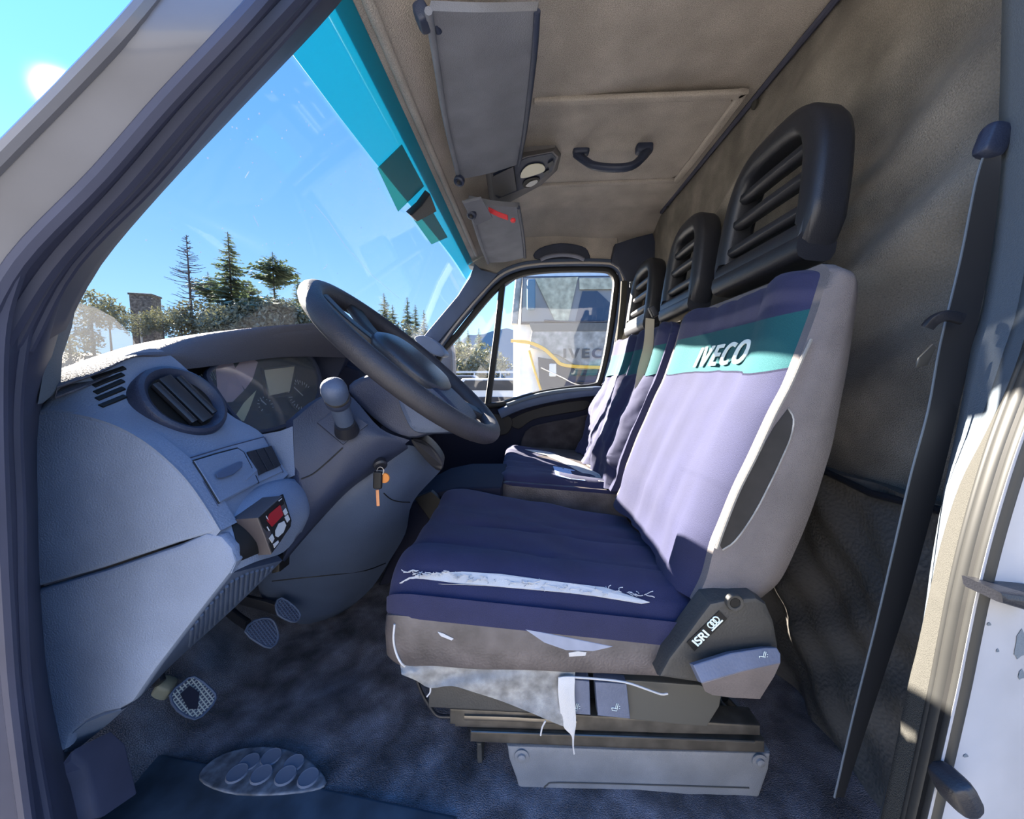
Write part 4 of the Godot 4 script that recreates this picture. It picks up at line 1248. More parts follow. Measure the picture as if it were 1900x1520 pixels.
	part(o, "panel_seam", tube(smooth(drape(box_skin, [[505, 1078], [560, 1072], [620, 1066], [680, 1058], [715, 1045]], 0.0005), 3), 0.0014, 6), M.black)
	part(o, "panel_seam", tube(smooth(drape(box_skin, [[712, 915], [725, 926], [742, 931], [760, 932]], 0.0005), 3), 0.0012, 6), M.black)
	part(o, "adjuster_flap", prism(smooth(PL([[762, 816, 0.71], [785, 818, 0.73], [806, 834, 0.74], [822, 858, 0.75], [820, 872, 0.75], [808, 872, 0.75], [782, 846, 0.73]], 0), 3, true), Vector3(-0.008, 0.006, -0.05), 0.003), M.black_plastic)
	part(o, "vent_clip", prism(PL([[504, 1035], [519, 1033], [518, 1062], [503, 1066]], 0.60), Vector3(0, 0, -0.03), 0.003), M.black)
	# far half of the dashboard
	var far := EL([[-0.74, 0.03], [-0.52, 0.045], [-0.44, 0.02], [-0.405, -0.06], [-0.40, -0.16], [-0.44, -0.28], [-0.60, -0.36], [-0.86, -0.36]], 1.0)
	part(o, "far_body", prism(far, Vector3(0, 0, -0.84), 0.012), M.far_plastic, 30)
	part(o, "centre_bin", prism(EL([[-0.56, 0.03], [-0.54, 0.10], [-0.50, 0.112], [-0.44, 0.105], [-0.425, 0.07], [-0.43, 0.0], [-0.50, -0.05]], 1.04), Vector3(0, 0, -0.58), 0.012), M.far_plastic, 30)
	part(o, "far_end_vent", prism(smooth(PL([[768, 628], [785, 622], [808, 634], [826, 656], [815, 662], [790, 650]], 1.72), 3, true), Vector3(0, 0, -0.1), 0.008), M.dash)
	part(o, "filler", prism(EL([[-0.56, -0.04], [-0.50, -0.12], [-0.42, -0.30], [-0.55, -0.36], [-0.80, -0.3], [-0.80, -0.10]], 0.60), Vector3(0, 0, -0.45)), M.black_plastic, 30)
	# centre console
	var cc := thing("centre_console", "low dark console box between the seats and the dashboard", "console", E(-0.2, -0.655, 1.1))
	part(cc, "body", prism(PL([[735, 1012], [760, 935], [800, 915], [850, 905], [930, 905], [930, 1040], [700, 1090]], 1.02), Vector3(0, 0, -0.30), 0.01), M.far_plastic)
	part(cc, "tray", prism(PL([[768, 925], [800, 912], [838, 946], [802, 972]], 1.0), Vector3(0, 0, -0.02), 0.003), M.black)

func pick(list: Array, x: float) -> float:
	for i in list.size() - 1:
		if x <= list[i + 1][0]:
			return lerpf(list[i][1], list[i + 1][1], (x - list[i][0]) / (list[i + 1][0] - list[i][0]))
	return list[-1][1]

func plane_list(list: Array, at: Vector3, n: Vector3) -> Array:
	var out := []
	for p in list:
		out.append(on_plane(p[0], p[1], at, n))
	return out

# =====================================================================  wheel, stalk, pedals
func build_wheel():
	var c := P(762, 675, 0.755)
	var n := Vector3(0.653, 0.757, 0.0)
	var o := thing("steering_wheel", "worn black steering wheel tilted flat with a padded hub", "steering wheel", c)
	var x := facing(c, n, Vector3(0.757, -0.653, 0))
	var path := PackedVector3Array()
	for k in 64:
		var w := TAU * k / 64
		path.append(x * Vector3(cos(w) * 0.208, 0, sin(w) * 0.208))
	part(o, "rim", tube(path, 0.0185, 14, true), M.wheel, 60)
	part(o, "hub", lathe([[0.0, -0.07], [0.035, -0.07], [0.05, -0.05], [0.062, -0.03], [0.070, -0.015], [0.0, -0.012]], x, 32), M.black_plastic, 50)
	var pad := []
	for s in [[0.0, 0.70], [0.010, 0.92], [0.022, 1.0], [0.032, 0.97], [0.040, 0.82], [0.043, 0.5], [0.044, 0.1]]:
		var ring := PackedVector3Array()
		for k in 36:
			var w := TAU * k / 36
			var cx := signf(cos(w)) * pow(absf(cos(w)), 0.7)
			var cz := signf(sin(w)) * pow(absf(sin(w)), 0.7)
			ring.append(x * Vector3(cx * 0.085 * s[1] + 0.005, s[0] - 0.020, cz * 0.095 * s[1]))
		pad.append(ring)
	part(o, "horn_pad", rings(pad), mat(Color(0.17, 0.19, 0.23), 0.38, {"normal": "grain_n", "scale": 5.0, "nscale": 0.3}), 60)
	for w in [0.55, -0.55, PI - 0.35, PI + 0.35]:
		var dir := Vector3(cos(w), 0, sin(w))
		part(o, "spoke", bar(smooth(PackedVector3Array([x * (dir * 0.075 + Vector3(0, -0.012, 0)), x * (dir * 0.14 + Vector3(0, -0.010, 0)), x * (dir * 0.205)]), 4), 0.022, 0.008, n), M.black_plastic)
	# column shroud
	var s := thing("steering_column", "dark plastic steering column shroud below the wheel", "steering column", P(740, 800, 0.74))
	part(s, "upper_shroud", prism(smooth(PL([[642, 728], [664, 700], [720, 690], [780, 702], [830, 742], [866, 786], [850, 805], [800, 808], [757, 815], [706, 793]], 0.68), 3, true), Vector3(0, 0, -0.15), 0.014), M.dark_plastic, 40)
	part(s, "lower_shroud", prism(smooth(PL([[737, 735], [780, 735], [840, 770], [852, 800], [800, 806], [766, 802], [748, 775]], 0.672), 3, true), Vector3(0, 0, -0.13), 0.010), M.mid_plastic, 40)
	part(s, "column_tube", tube(PackedVector3Array([c - n * 0.05, c - n * 0.22]), 0.035, 16), M.black_plastic)
	# light and wiper stalk
	var st := thing("stalk", "dark grey light stalk with a round turning knob in a square boot", "stalk", P(645, 800, 0.64))
	part(st, "boot_plate", prism(drape(knee_skin, [[588, 786], [632, 752], [682, 789], [636, 826]], 0.0005), Vector3(0.003, 0.002, 0.004), 0.0015), M.dark_plastic, 30)
	part(st, "boot", tube(PackedVector3Array([P(644, 800, 0.635), P(640, 785, 0.62)]), [0.020, 0.016], 18), M.black_plastic)
	part(st, "arm", tube(smooth(PackedVector3Array([P(645, 798, 0.64), P(634, 765, 0.605), P(628, 742, 0.585)]), 3), 0.0145, 18), M.mid_plastic)
	var a := P(628, 745, 0.588)
	var b := P(617, 716, 0.555)
	var ax := facing(a, b - a, Vector3.RIGHT)
	var len := (b - a).length()
	part(st, "collar", lathe([[0.0, -0.004], [0.0175, -0.004], [0.019, 0.0], [0.019, 0.006], [0.0175, 0.010], [0.0, 0.010]], ax, 24), M.dark_plastic, 50)
	part(st, "collar_ring", lathe([[0.0, 0.009], [0.0182, 0.009], [0.0187, 0.011], [0.0182, 0.013], [0.0, 0.013]], ax, 24), M.steel, 50)
	part(st, "knob", lathe([[0.0, 0.012], [0.0165, 0.012], [0.0185, 0.018], [0.0190, len * 0.75], [0.0175, len * 0.95], [0.013, len * 1.08], [0.006, len * 1.13], [0.0, len * 1.14]], ax, 28), M.mid_plastic, 60)
	pedals()

func pedals():
	var g := "foot pedals"
	var cl := thing("pedal", "nearest pedal with a rubber mesh cover and dark middle, the clutch", "pedal", P(350, 1325, 0.62), g)
	var y := Vector3(0.72, 0.55, 0.42).normalized()
	pedal(cl, [[316, 1290], [338, 1268], [360, 1256], [392, 1280], [400, 1296], [385, 1318], [362, 1334], [330, 1318]], 0.62, y, true, [[296, 1268, 0.64], [285, 1240, 0.65], [250, 1190, 0.66]])
	part(cl, "hollow", prism(PackedVector3Array(plane_list([[334, 1288], [352, 1272], [370, 1286], [366, 1316], [350, 1316]], P(361, 1295, 0.62) + y * 0.0025, y)), y * 0.0015, 0.0), M.far_plastic)
	part(cl, "arm_cover", rbox(Transform3D(Basis.from_euler(Vector3(0.2, 0.2, -0.6)), P(300, 1285, 0.66)), Vector3(0.03, 0.06, 0.03), 0.01), mat(Color(0.55, 0.55, 0.48), 0.6))
	var br := thing("pedal", "middle pedal with ribbed rubber pad, the brake", "pedal", P(490, 1200, 0.76), g)
	pedal(br, [[455, 1172], [472, 1152], [500, 1148], [512, 1162], [516, 1185], [502, 1202], [478, 1192]], 0.76, y, false, [[460, 1160, 0.78], [432, 1140, 0.80], [405, 1115, 0.82]])
	var ac := thing("pedal", "farthest and highest pedal with a long dark arm, the accelerator", "pedal", P(530, 1145, 0.77), g)
	pedal(ac, [[512, 1122], [522, 1110], [545, 1125], [557, 1142], [548, 1154], [532, 1150], [516, 1140]], 0.77, y, false, [[520, 1132, 0.785], [490, 1122, 0.79], [452, 1112, 0.80], [420, 1095, 0.81]])

func pedal(o: Node3D, outline: Array, d: float, n: Vector3, mesh_cover: bool, arm: Array):
	var at := Vector2.ZERO
	for q in outline:
		at += Vector2(q[0], q[1]) / outline.size()
	var p := PackedVector3Array(plane_list(outline, P(at.x, at.y, d), n))
	part(o, "pad", prism(p, -n * 0.012, 0.003), M.rubber)
	var c := centre(p) + n * 0.0008
	var ax := Vector3(0.5, -0.75, 0.0)
	ax = (ax - n * ax.dot(n)).normalized()
	var az := n.cross(ax)
	var flat := PackedVector2Array()
	for v in p:
		flat.append(Vector2((v - c).dot(ax), (v - c).dot(az)))
	var t := PackedVector3Array()
	for line in 2:
		for k in range(-9, 10):
			var off := k * 0.0055
			var a := Vector2(off, -0.2) if line == 0 else Vector2(-0.2, off)
			var b := Vector2(off, 0.2) if line == 0 else Vector2(0.2, off)
			for seg in Geometry2D.intersect_polyline_with_polygon(PackedVector2Array([a, b]), flat):
				if seg.size() >= 2:
					var q := seg[0]
					var r := seg[-1]
					t.append_array(tube(PackedVector3Array([c + ax * q.x + az * q.y, c + ax * r.x + az * r.y]), 0.0011, 5))
	if t.size():
		var cov := part(o, "mesh_cover" if mesh_cover else "tread", t, mat(Color(0.62, 0.64, 0.62), 0.7) if mesh_cover else M.mid_plastic)
		tag(cov, "", "", "", "stuff")
	part(o, "pad_edge", tube(smooth(p, 2, true), 0.0025, 6, true), M.mid_plastic)
	part(o, "arm", bar(smooth(PL(arm, 0), 3), 0.012, 0.006, Vector3(0, 0, 1)), M.black_plastic)

# =====================================================================  seats
const FRONT_PX := [[1290, 1125], [1312, 1080], [1328, 1020], [1344, 980], [1372, 912], [1402, 850], [1440, 768], [1468, 715], [1492, 655], [1520, 580], [1540, 515], [1552, 478]]
const REAR_PX := [[1432, 1112], [1468, 1080], [1503, 1012], [1532, 940], [1554, 870], [1567, 820], [1580, 740], [1590, 680], [1599, 610], [1604, 560], [1604, 530], [1599, 500]]

# rings of a backrest between d0 and d1; part 0 = cover front slab, 1 = body behind it
func back_rings(d0: float, d1: float, which: int, lo: float, hi: float, slack := 0.0) -> Array:
	var f := smooth(PL(FRONT_PX, 0.53), 12)
	var r := smooth(PL(REAR_PX, 0.53), 12)
	var out := []
	var n := f.size()
	var wob := FastNoiseLite.new()
	wob.seed = int(d0 * 100)
	wob.frequency = 3.5
	for i in n:
		var y := f[i].y - 1.5
		if y < lo - 0.003 or y > hi + 0.003:
			continue
		var dir := (f[i] - r[i])
		dir.z = 0
		var th := dir.length()
		dir = dir.normalized()
		var end := 0.0                        # rounding at top and bottom
		if i > n - 11:
			end = 0.02 * pow((i - (n - 11)) / 10.0, 2.0)
		var base := Vector3(f[i].x, f[i].y, 0)
		var back := Vector3(r[i].x, r[i].y, 0)
		var ring := PackedVector3Array()
		if which == 0:
			var m := 27
			for k in m:
				var u := k / (m - 1.0)
				var d := lerpf(d0 + 0.004 + end, d1 - 0.004 - end, u)
				var c := absf(u - 0.5) * 2.0
				var push := 0.016 * exp(-pow((c - 0.68) / 0.2, 2.0)) + 0.004 - 0.022 * pow(c, 14.0)
				push += 0.003 * sin(u * 40.0 + y * 12.0) * (1.0 - c) * smoothstep(0.1, -0.1, y)
				push -= 0.005 * exp(-pow((u - 0.24 - y * 0.18) / 0.022, 2.0)) + 0.003 * exp(-pow((u - 0.42 - y * 0.35) / 0.018, 2.0)) + 0.003 * exp(-pow((u - 0.63 + y * 0.12) / 0.02, 2.0))
				push += slack * wob.get_noise_2d(d * 2.0, y)
				ring.append(base + dir * (push - end * 0.5) + Vector3(0, 0, -d))
			for k in m:
				var u := 1.0 - k / (m - 1.0)
				ring.append(base - dir * 0.035 + Vector3(0, 0, -lerpf(d0 + 0.022 + end, d1 - 0.022 - end, u)))
		else:
			for p in [[0.0, -0.004, 0.006], [0.0, 0.25, -0.004], [0.0, 0.6, -0.005], [0.0, 0.9, 0.006], [0.0, 1.0, 0.03], [0.5, 1.03, 0.0], [1.0, 1.0, -0.03], [1.0, 0.9, -0.006], [1.0, 0.5, 0.005], [1.0, -0.004, -0.006]]:
				var d: float = lerpf(d0 + end, d1 - end, p[0]) + p[2]
				ring.append((base + Vector3(0, 0, 0)).lerp(back, clampf(p[1], 0.0, 2.0)) - dir * 0.001 + Vector3(0, 0, -d))
		out.append(ring)
	return out

func cushion_rings(x0: float, x1: float, d0: float, d1: float, y0: float, y1: float, yb: float, which: int, skirt := 0.060) -> Array:
	var out := []
	var n := 34
	for i in n:
		var s := pow(i / (n - 1.0), 1.6)
		var x := lerpf(x0, x1, s)
		var e := 0.0
		if s < 0.12:
			e = 1.0 - sqrt(maxf(0.0, 1.0 - pow(1.0 - s / 0.12, 2.0)))
		var top := lerpf(y0, y1, s) - e * 0.035
		var inn := e * 0.035
		var ring := PackedVector3Array()
		if which == 0:
			var m := 61
			for k in m:
				var u := k / (m - 1.0)
				var c := absf(u - 0.5) * 2.0
				var d := lerpf(d0 + inn, d1 - inn, u)
				var y := top + 0.010 * exp(-pow((c - 0.75) / 0.18, 2.0)) - 0.045 * pow(c, 16.0)
				var fold := 0.0
				fold -= 0.005 * exp(-pow((d - d0 - 0.20 - 0.02 * sin(s * 5.0) - 0.05 * s) / 0.007, 2.0)) * smoothstep(0.1, 0.3, s)
				fold -= 0.004 * exp(-pow((d - d0 - 0.115 - 0.016 * sin(s * 4.0 + 1.0)) / 0.006, 2.0))
				fold -= 0.003 * exp(-pow((d - d0 - 0.30 + 0.03 * s) / 0.008, 2.0)) * smoothstep(0.0, 0.2, s)
				fold += 0.0022 * sin(d * 60.0 + s * 9.0 + 2.0 * sin(s * 11.0))
				fold -= 0.006 * exp(-pow((d - d0 - 0.022 - 0.008 * s) / 0.005, 2.0))
				ring.append(E(x, y + fold - 0.050 * s * u * u, d))
			ring.append(E(x + inn * 0.4, top - skirt - 0.006, d1 - inn + 0.004))
			ring.append(E(x + inn * 0.4, top - skirt - 0.006, d0 + inn - 0.004))
			ring.append(E(x, top - skirt * 0.7, d0 + inn - 0.006))
			ring.append(E(x, top - skirt * 0.38, d0 + inn - 0.004))
		else:
			var h := top - skirt + 0.003
			for p in [[d0 - 0.004, h], [d0 - 0.009, lerpf(h, yb, 0.3)], [d0 - 0.006, lerpf(h, yb, 0.75)], [d0 + 0.006, yb + 0.008], [d0 + 0.03, yb], [d1 - 0.03, yb], [d1 - 0.006, yb + 0.008], [d1 + 0.006, lerpf(h, yb, 0.6)], [d1 + 0.004, h]]:
				var mid: float = (d0 + d1) / 2
				var d: float = p[0]
				d += inn if d < mid else -inn
				ring.append(E(x - 0.006 + e * 0.006, p[1] + e * 0.006, d))
		out.append(ring)
	return out

func headrest(o: Node3D, dc: float, xb: float, dy: float, sc: float) -> MeshInstance3D:
	var n := Vector3(-0.99, 0.12, 0.0)
	var pts := PackedVector3Array()
	for p in [[-0.133, 0.212], [-0.128, 0.30], [-0.116, 0.365], [-0.095, 0.402], [-0.06, 0.420], [0.0, 0.424], [0.06, 0.420], [0.095, 0.402], [0.116, 0.365], [0.128, 0.30], [0.133, 0.212]]:
		pts.append(E(xb + (p[1] - 0.18) * 0.12, p[1] + dy, dc + p[0] * sc))
	var loop := smooth(pts, 4, false)
	var f := part(o, "headrest", bar(loop, 0.023, 0.030, n, true, 0.32), M.black_plastic, 50, "black slotted headrest")
	for s in [[0.368, 0.100], [0.318, 0.113], [0.262, 0.120]]:
		var x: float = xb + (s[0] - 0.18) * 0.12 - 0.004
		part(f, "slat", bar(PackedVector3Array([E(x, s[0] + dy, dc - s[1] * sc), E(x - 0.002, s[0] + dy, dc), E(x, s[0] + dy, dc + s[1] * sc)]), 0.012, 0.018, Vector3(-0.95, -0.30, 0), false, 0.45), M.black_plastic, 50)
	part(f, "lower_bar", bar(PackedVector3Array([E(xb + 0.0, 0.195 + dy, dc - 0.138 * sc), E(xb + 0.0, 0.195 + dy, dc), E(xb + 0.0, 0.195 + dy, dc + 0.138 * sc)]), 0.024, 0.030, n, false, 0.35), M.black_plastic, 50)
	return f

func build_seats():
	# ------------------------------------------------ driver's seat
	var o := thing("driver_seat", "worn driver's seat with navy cover, lettering, painted teal sunlight band and torn piping", "seat", E(0.1, -0.655, 0.78))
	var cov := rings(cushion_rings(-0.214, 0.255, 0.535, 1.03, -0.288, -0.330, -0.446, 0))
	part(o, "cushion_cover", cov, M.navy, 60)
	part(o, "cushion_side", rings(cushion_rings(-0.214, 0.255, 0.535, 1.03, -0.288, -0.330, -0.446, 1)), M.seat_side, 50)
	part(o, "torn_lining", prism(drape(cov, [[742, 1083], [760, 1073], [800, 1065], [860, 1062], [930, 1067], [1000, 1076], [1060, 1084], [1120, 1091], [1152, 1101], [1205, 1119], [1190, 1121], [1150, 1115], [1100, 1107], [1040, 1100], [980, 1095], [900, 1088], [830, 1085]], 0.001), Vector3(0, 0.0012, 0.0006), 0.0), M.white_cloth, 20, "white lining showing through a long tear")
	var rng := RandomNumberGenerator.new()
	rng.seed = 77
	var th := PackedVector3Array()
	for k in 110:
		var u := rng.randf()
		var px := lerpf(760, 1200, u)
		var py := lerpf(1064, 1110, pow(u, 1.3)) + rng.randf_range(-5, 4)
		var c := on_tris(cov, px, py, 0.0035)
		var p := PackedVector3Array()
		var w := rng.randf() * TAU
		for j in 5:
			w += rng.randf_range(-1.2, 1.2)
			p.append(c)
			c += Vector3(cos(w) * 0.004, rng.randf_range(-0.0005, 0.0012), sin(w) * 0.004)
		th.append_array(tube(p, 0.0007, 4))
	tag(part(o, "frayed_thread", th, M.white_cloth), "", "", "", "stuff")
	part(o, "front_piping", tube(smooth(drape(rings(cushion_rings(-0.214, 0.255, 0.535, 1.03, -0.288, -0.330, -0.446, 1)), [[733, 1158], [731, 1185], [735, 1208], [744, 1228], [756, 1238]], 0.001), 4), 0.0016, 8), M.white_cloth)
	var scuff := rings(cushion_rings(-0.214, 0.255, 0.535, 1.03, -0.288, -0.330, -0.446, 1))
	for q in [[[1055, 1211], [1072, 1208], [1088, 1210], [1086, 1216], [1056, 1218]], [[812, 1172], [822, 1175], [842, 1185], [838, 1188], [818, 1180]]]:
		part(o, "scuff", prism(drape(scuff, q, 0.0004), Vector3(0, 0.0, 0.0005)), M.white_cloth, 20)
	part(o, "worn_patch", prism(drape(scuff, [[975, 1168], [1060, 1170], [1150, 1172], [1158, 1182], [1135, 1200], [1100, 1208], [1050, 1206], [1010, 1192]], 0.0003), Vector3(0, 0, 0.0003)), mat(Color(0.60, 0.62, 0.68), 0.25, {"tex": "blotch_soft", "scale": 4.0}), 20, "shiny worn patch")
	# backrest: body, navy cover, teal sunlight painted across it
	var body := rings(back_rings(0.53, 1.03, 1, -1.0, 1.0))
	part(o, "backrest", body, M.grey_cloth, 50, "grey cloth backrest side")
	part(o, "backrest_cover", rings(back_rings(0.53, 1.03, 0, -0.40, 0.0125)), M.navy, 60)
	part(o, "tinted_light_band", rings(back_rings(0.53, 1.03, 0, 0.0125, 0.0925)), M.teal, 60, "tinted sunlight painted as a teal band, with lettering")
	part(o, "upper_cover", rings(back_rings(0.53, 1.03, 0, 0.0925, 1.0)), M.navy, 60)
	var front := rings(back_rings(0.53, 1.03, 0, -1.0, 1.0))
	var a := on_tris(front, 1292, 665, 0.003)
	var b := on_tris(front, 1388, 656, 0.003)
	var mid := on_tris(front, 1340, 660, 0.004)
	lettering(o, "IVECO", 0.043, 0.002, mid, Vector3(0, 0, 1), Vector3(0.36, 0.93, 0), M.letter, 1.08, 0.09, 800, front, 0.24)
	# frayed piping and the dark tear along the near edge
	part(o, "frayed_piping", tube(smooth(PL([[1505, 630, 0.527], [1490, 662, 0.524], [1466, 716, 0.522], [1438, 770, 0.520], [1402, 848, 0.519], [1370, 912, 0.519], [1343, 980, 0.520], [1330, 1018, 0.522]], 0), 6), 0.0025, 7), M.piping, 30, "frayed white piping")
	part(o, "tear", prism(drape(body, [[1462, 758], [1472, 778], [1466, 812], [1450, 850], [1430, 893], [1398, 955], [1364, 1003], [1340, 1020], [1333, 1005], [1344, 968], [1368, 918], [1400, 856], [1436, 792]], 0.0006), Vector3(0.0, 0, 0.0006)), mat(Color(0.13, 0.12, 0.12), 0.7, {"tex": "blotch", "scale": 6.0}), 20, "dark gap torn in the side")
	part(o, "tear_edge", tube(smooth(drape(body, [[1462, 758], [1472, 778], [1466, 812], [1450, 850], [1430, 893], [1398, 955], [1364, 1003], [1340, 1020]], 0.001), 3), 0.0012, 6), M.net)
	headrest(o, 0.772, 0.452, 0.010, 1.0)
	# recliner cover, lever, maker's label
	var br := part(o, "recliner_cover", prism(PL([[1318, 1121], [1345, 1115], [1378, 1111], [1405, 1110], [1424, 1122], [1438, 1155], [1446, 1200], [1440, 1240], [1420, 1268], [1330, 1274], [1222, 1258], [1242, 1222], [1270, 1186], [1296, 1150]], 0.500), Vector3(0, 0, -0.04), 0.006), M.bracket, 30)
	part(br, "screw", lathe([[0.0, 0.0], [0.0065, 0.0], [0.0072, 0.002], [0.0105, 0.0025], [0.0115, 0.001], [0.0115, -0.004], [0.0, -0.004]], facing(P(1363, 1118, 0.4985), Vector3(0, 0, 1)), 24), M.bracket)
	part(br, "screw_socket", lathe([[0.0, 0.0], [0.006, 0.0], [0.006, 0.001], [0.0, 0.001]], facing(P(1363, 1118, 0.4975), Vector3(0, 0, 1)), 18), M.black)
	part(br, "label", prism(PL([[1274, 1192], [1288, 1208], [1349, 1148], [1334, 1133]], 0.4995), Vector3(0, 0, 0.0008)), M.black, 20)
	var lc := P(1300, 1184, 0.4985)
	var right := (P(1349, 1148, 0.4985) - P(1288, 1208, 0.4985)).normalized()
	var upv := Vector3(0, 0, 1).cross(right)
	lettering(br, "ISRI", 0.0118, 0.0006, lc, right, upv, M.letter, 1.0, 0.0, 800, PackedVector3Array(), 0.05)
	var logo := PackedVector3Array()
	for k in 3:
		var c := P(1326, 1157, 0.4985) + right * (k - 1) * 0.0050 + upv * 0.0022
		var p := PackedVector3Array()
		for j in 18:
			var w := TAU * j / 18
			p.append(c + right * cos(w) * 0.0036 + upv * sin(w) * 0.0046)
		logo.append_array(tube(p, 0.0009, 5, true))
	logo.append_array(bar(PackedVector3Array([P(1326, 1157, 0.4985) - right * 0.010 - upv * 0.0045, P(1326, 1157, 0.4985) + right * 0.0105 - upv * 0.0045]), 0.0010, 0.0005, Vector3(0, 0, 1)))
	part(br, "logo", logo, M.letter)
	var hn := Vector3(0, 0.50, 0.87).normalized()
	var hi := PackedVector3Array(plane_list([[1286, 1234], [1355, 1212], [1420, 1202], [1442, 1202], [1449, 1214], [1449, 1231], [1380, 1246], [1302, 1268]], P(1375, 1240, 0.474), hn))
	var lv := part(o, "recliner_lever", prism(hi, -hn * 0.014, 0.0015), M.lever, 20, "blue-grey recliner lever")
	var ln := Vector3(0.05, -0.42, 0.9).normalized()
	var lowp := PackedVector3Array([hi[7], hi[6], hi[5]])
	lowp.append_array(PackedVector3Array(plane_list([[1438, 1255], [1411, 1298], [1360, 1296], [1322, 1291], [1308, 1284]], hi[6], ln)))
	part(lv, "lever_underside", prism(lowp, Vector3(0, 0.004, -0.015), 0.0015), M.lever_grey, 25)
	seat_icon(lv, on_plane(1416, 1218, hi[6] + hn * 0.001, hn), 0.0085)
	# frame under the cushion, control paddles, rails, base
	part(o, "pan", box(-0.17, 0.24, -0.455, -0.408, 0.56, 1.0, 0.008), M.black_plastic)
	part(o, "side_trim", prism(PL([[796, 1268], [900, 1262], [1066, 1262], [1066, 1326], [940, 1322], [794, 1314]], 0.545), Vector3(0, 0, -0.03), 0.003), M.bracket)
	part(o, "rear_trim", prism(PL([[1160, 1262], [1300, 1272], [1340, 1290], [1336, 1312], [1312, 1350], [1250, 1345], [1166, 1336]], 0.548), Vector3(0, 0, -0.03), 0.003), mat(Color(0.30, 0.295, 0.275), 0.5))
	for q in [[[1066, 1262], [1094, 1265], [1096, 1328], [1066, 1326]], [[1104, 1266], [1163, 1270], [1170, 1335], [1109, 1329]]]:
		var pd := part(o, "control_paddle", prism(PL(q, 0.538), Vector3(0, 0, -0.02), 0.002), M.lever)
		seat_icon(pd, P(q[2][0] - 28, 1314, 0.537), 0.0095)
	part(o, "wire_spring", tube(smooth(PL([[1066, 1257], [1110, 1260], [1160, 1266], [1200, 1279], [1226, 1288], [1239, 1287]], 0.535), 3), 0.0016, 8), M.white, 60, "white plastic-coated wire")
	part(o, "rail", prism(PL([[834, 1316], [1070, 1327], [1230, 1336], [1412, 1347], [1412, 1366], [1230, 1362], [843, 1350], [843, 1346], [834, 1345]], 0.55), Vector3(0, 0, -0.035), 0.003), M.rail, 30)
	part(o, "rail_groove", bar(smooth(PL([[862, 1330], [960, 1333], [1070, 1340]], 0.549), 2), 0.004, 0.003, Vector3(0, 0, 1)), M.steel)
	part(o, "lower_rail", prism(PL([[872, 1355], [1200, 1366], [1420, 1376], [1420, 1398], [1200, 1392], [872, 1378]], 0.555), Vector3(0, 0, -0.035), 0.003), M.rail, 30)
	part(o, "rail_edge", tube(PL([[874, 1358], [1200, 1369], [1400, 1377]], 0.554), 0.0016, 6), M.steel)
	part(o, "strut", bar(PL([[1322, 1290], [1360, 1346]], 0.60), 0.006, 0.006, Vector3(0, 0, 1)), M.rail)
	part(o, "strut", bar(PL([[1345, 1296], [1392, 1348]], 0.62), 0.006, 0.006, Vector3(0, 0, 1)), M.rail)
	part(o, "cable", tube(smooth(PL([[770, 1252, 0.57], [782, 1285, 0.57], [798, 1312, 0.57], [812, 1328, 0.57], [836, 1330, 0.57]], 0), 3), 0.003, 8), M.black_plastic)
	var bs := part(o, "base", prism(PL([[940, 1385], [1180, 1393], [1432, 1399], [1428, 1430], [1412, 1476], [1402, 1545], [968, 1545], [964, 1480], [958, 1450], [944, 1412]], 0.565), Vector3(0, 0, -0.42), 0.006), M.base_grey, 30, "grey plastic seat base")
	part(bs, "panel_line", tube(smooth(PL([[1006, 1540], [1006, 1475], [1016, 1456], [1040, 1452], [1200, 1456], [1390, 1462]], 0.5645), 3), 0.0011, 6), M.bracket)
	for q in [[968, 1403], [1409, 1412]]:
		var x := facing(P(q[0], q[1], 0.564), Vector3(0, 0, 1))
		part(bs, "bolt", lathe([[0.0, 0.0], [0.0115, 0.0], [0.0115, 0.0015], [0.0065, 0.002], [0.006, 0.005], [0.003, 0.0062], [0.0, 0.0062]], x, 20), M.base_grey, 30)
	part(o, "foot_bracket", prism(PL([[884, 1380], [894, 1380], [896, 1425], [955, 1437], [975, 1475], [970, 1545], [886, 1545]], 0.60), Vector3(0, 0, -0.25), 0.004), M.bracket, 30)
	# torn netting hanging from the cushion
	var top := [[742, 1228], [762, 1230], [800, 1232], [850, 1234], [905, 1237], [960, 1240], [1010, 1243], [1045, 1245], [1067, 1246]]
	var bot := [[745, 1252], [772, 1263], [798, 1277], [838, 1273], [880, 1285], [930, 1301], [990, 1325], [1042, 1347], [1066, 1352]]
	var rows := []
	for i in 7:
		var row := []
		for k in 9:
			var u := i / 6.0
			row.append([lerpf(top[k][0], bot[k][0], u), lerpf(top[k][1], bot[k][1], u), 0.536 - 0.006 * u + 0.004 * sin(k * 1.9 + i * 0.8)])
		rows.append(row)
	part(o, "torn_netting", sheet(smooth_grid(grid(rows), 2, 3), Vector3(0, 0, -0.0012)), M.net, 60, "torn pale netting hanging under the cushion")
	part(o, "torn_strip", sheet(smooth_grid(grid([[[1036, 1258, 0.531], [1050, 1256, 0.529], [1067, 1256, 0.531]], [[1036, 1290, 0.528], [1050, 1290, 0.525], [1066, 1290, 0.528]], [[1044, 1345, 0.528], [1056, 1346, 0.526], [1069, 1340, 0.528]], [[1060, 1365, 0.528], [1063, 1365, 0.527], [1066, 1362, 0.528]], [[1062, 1385, 0.528], [1063.5, 1386, 0.527], [1065, 1385, 0.528]], [[1064, 1399, 0.528], [1065, 1401, 0.527], [1067, 1399, 0.528]]]), 4, 3), Vector3(0, 0, -0.0015)), M.white_cloth, 60)
	part(o, "loose_thread", tube(smooth(PL([[1012, 1338], [1006, 1350], [1003, 1365]], 0.528), 3), 0.0012, 5), M.white_cloth)
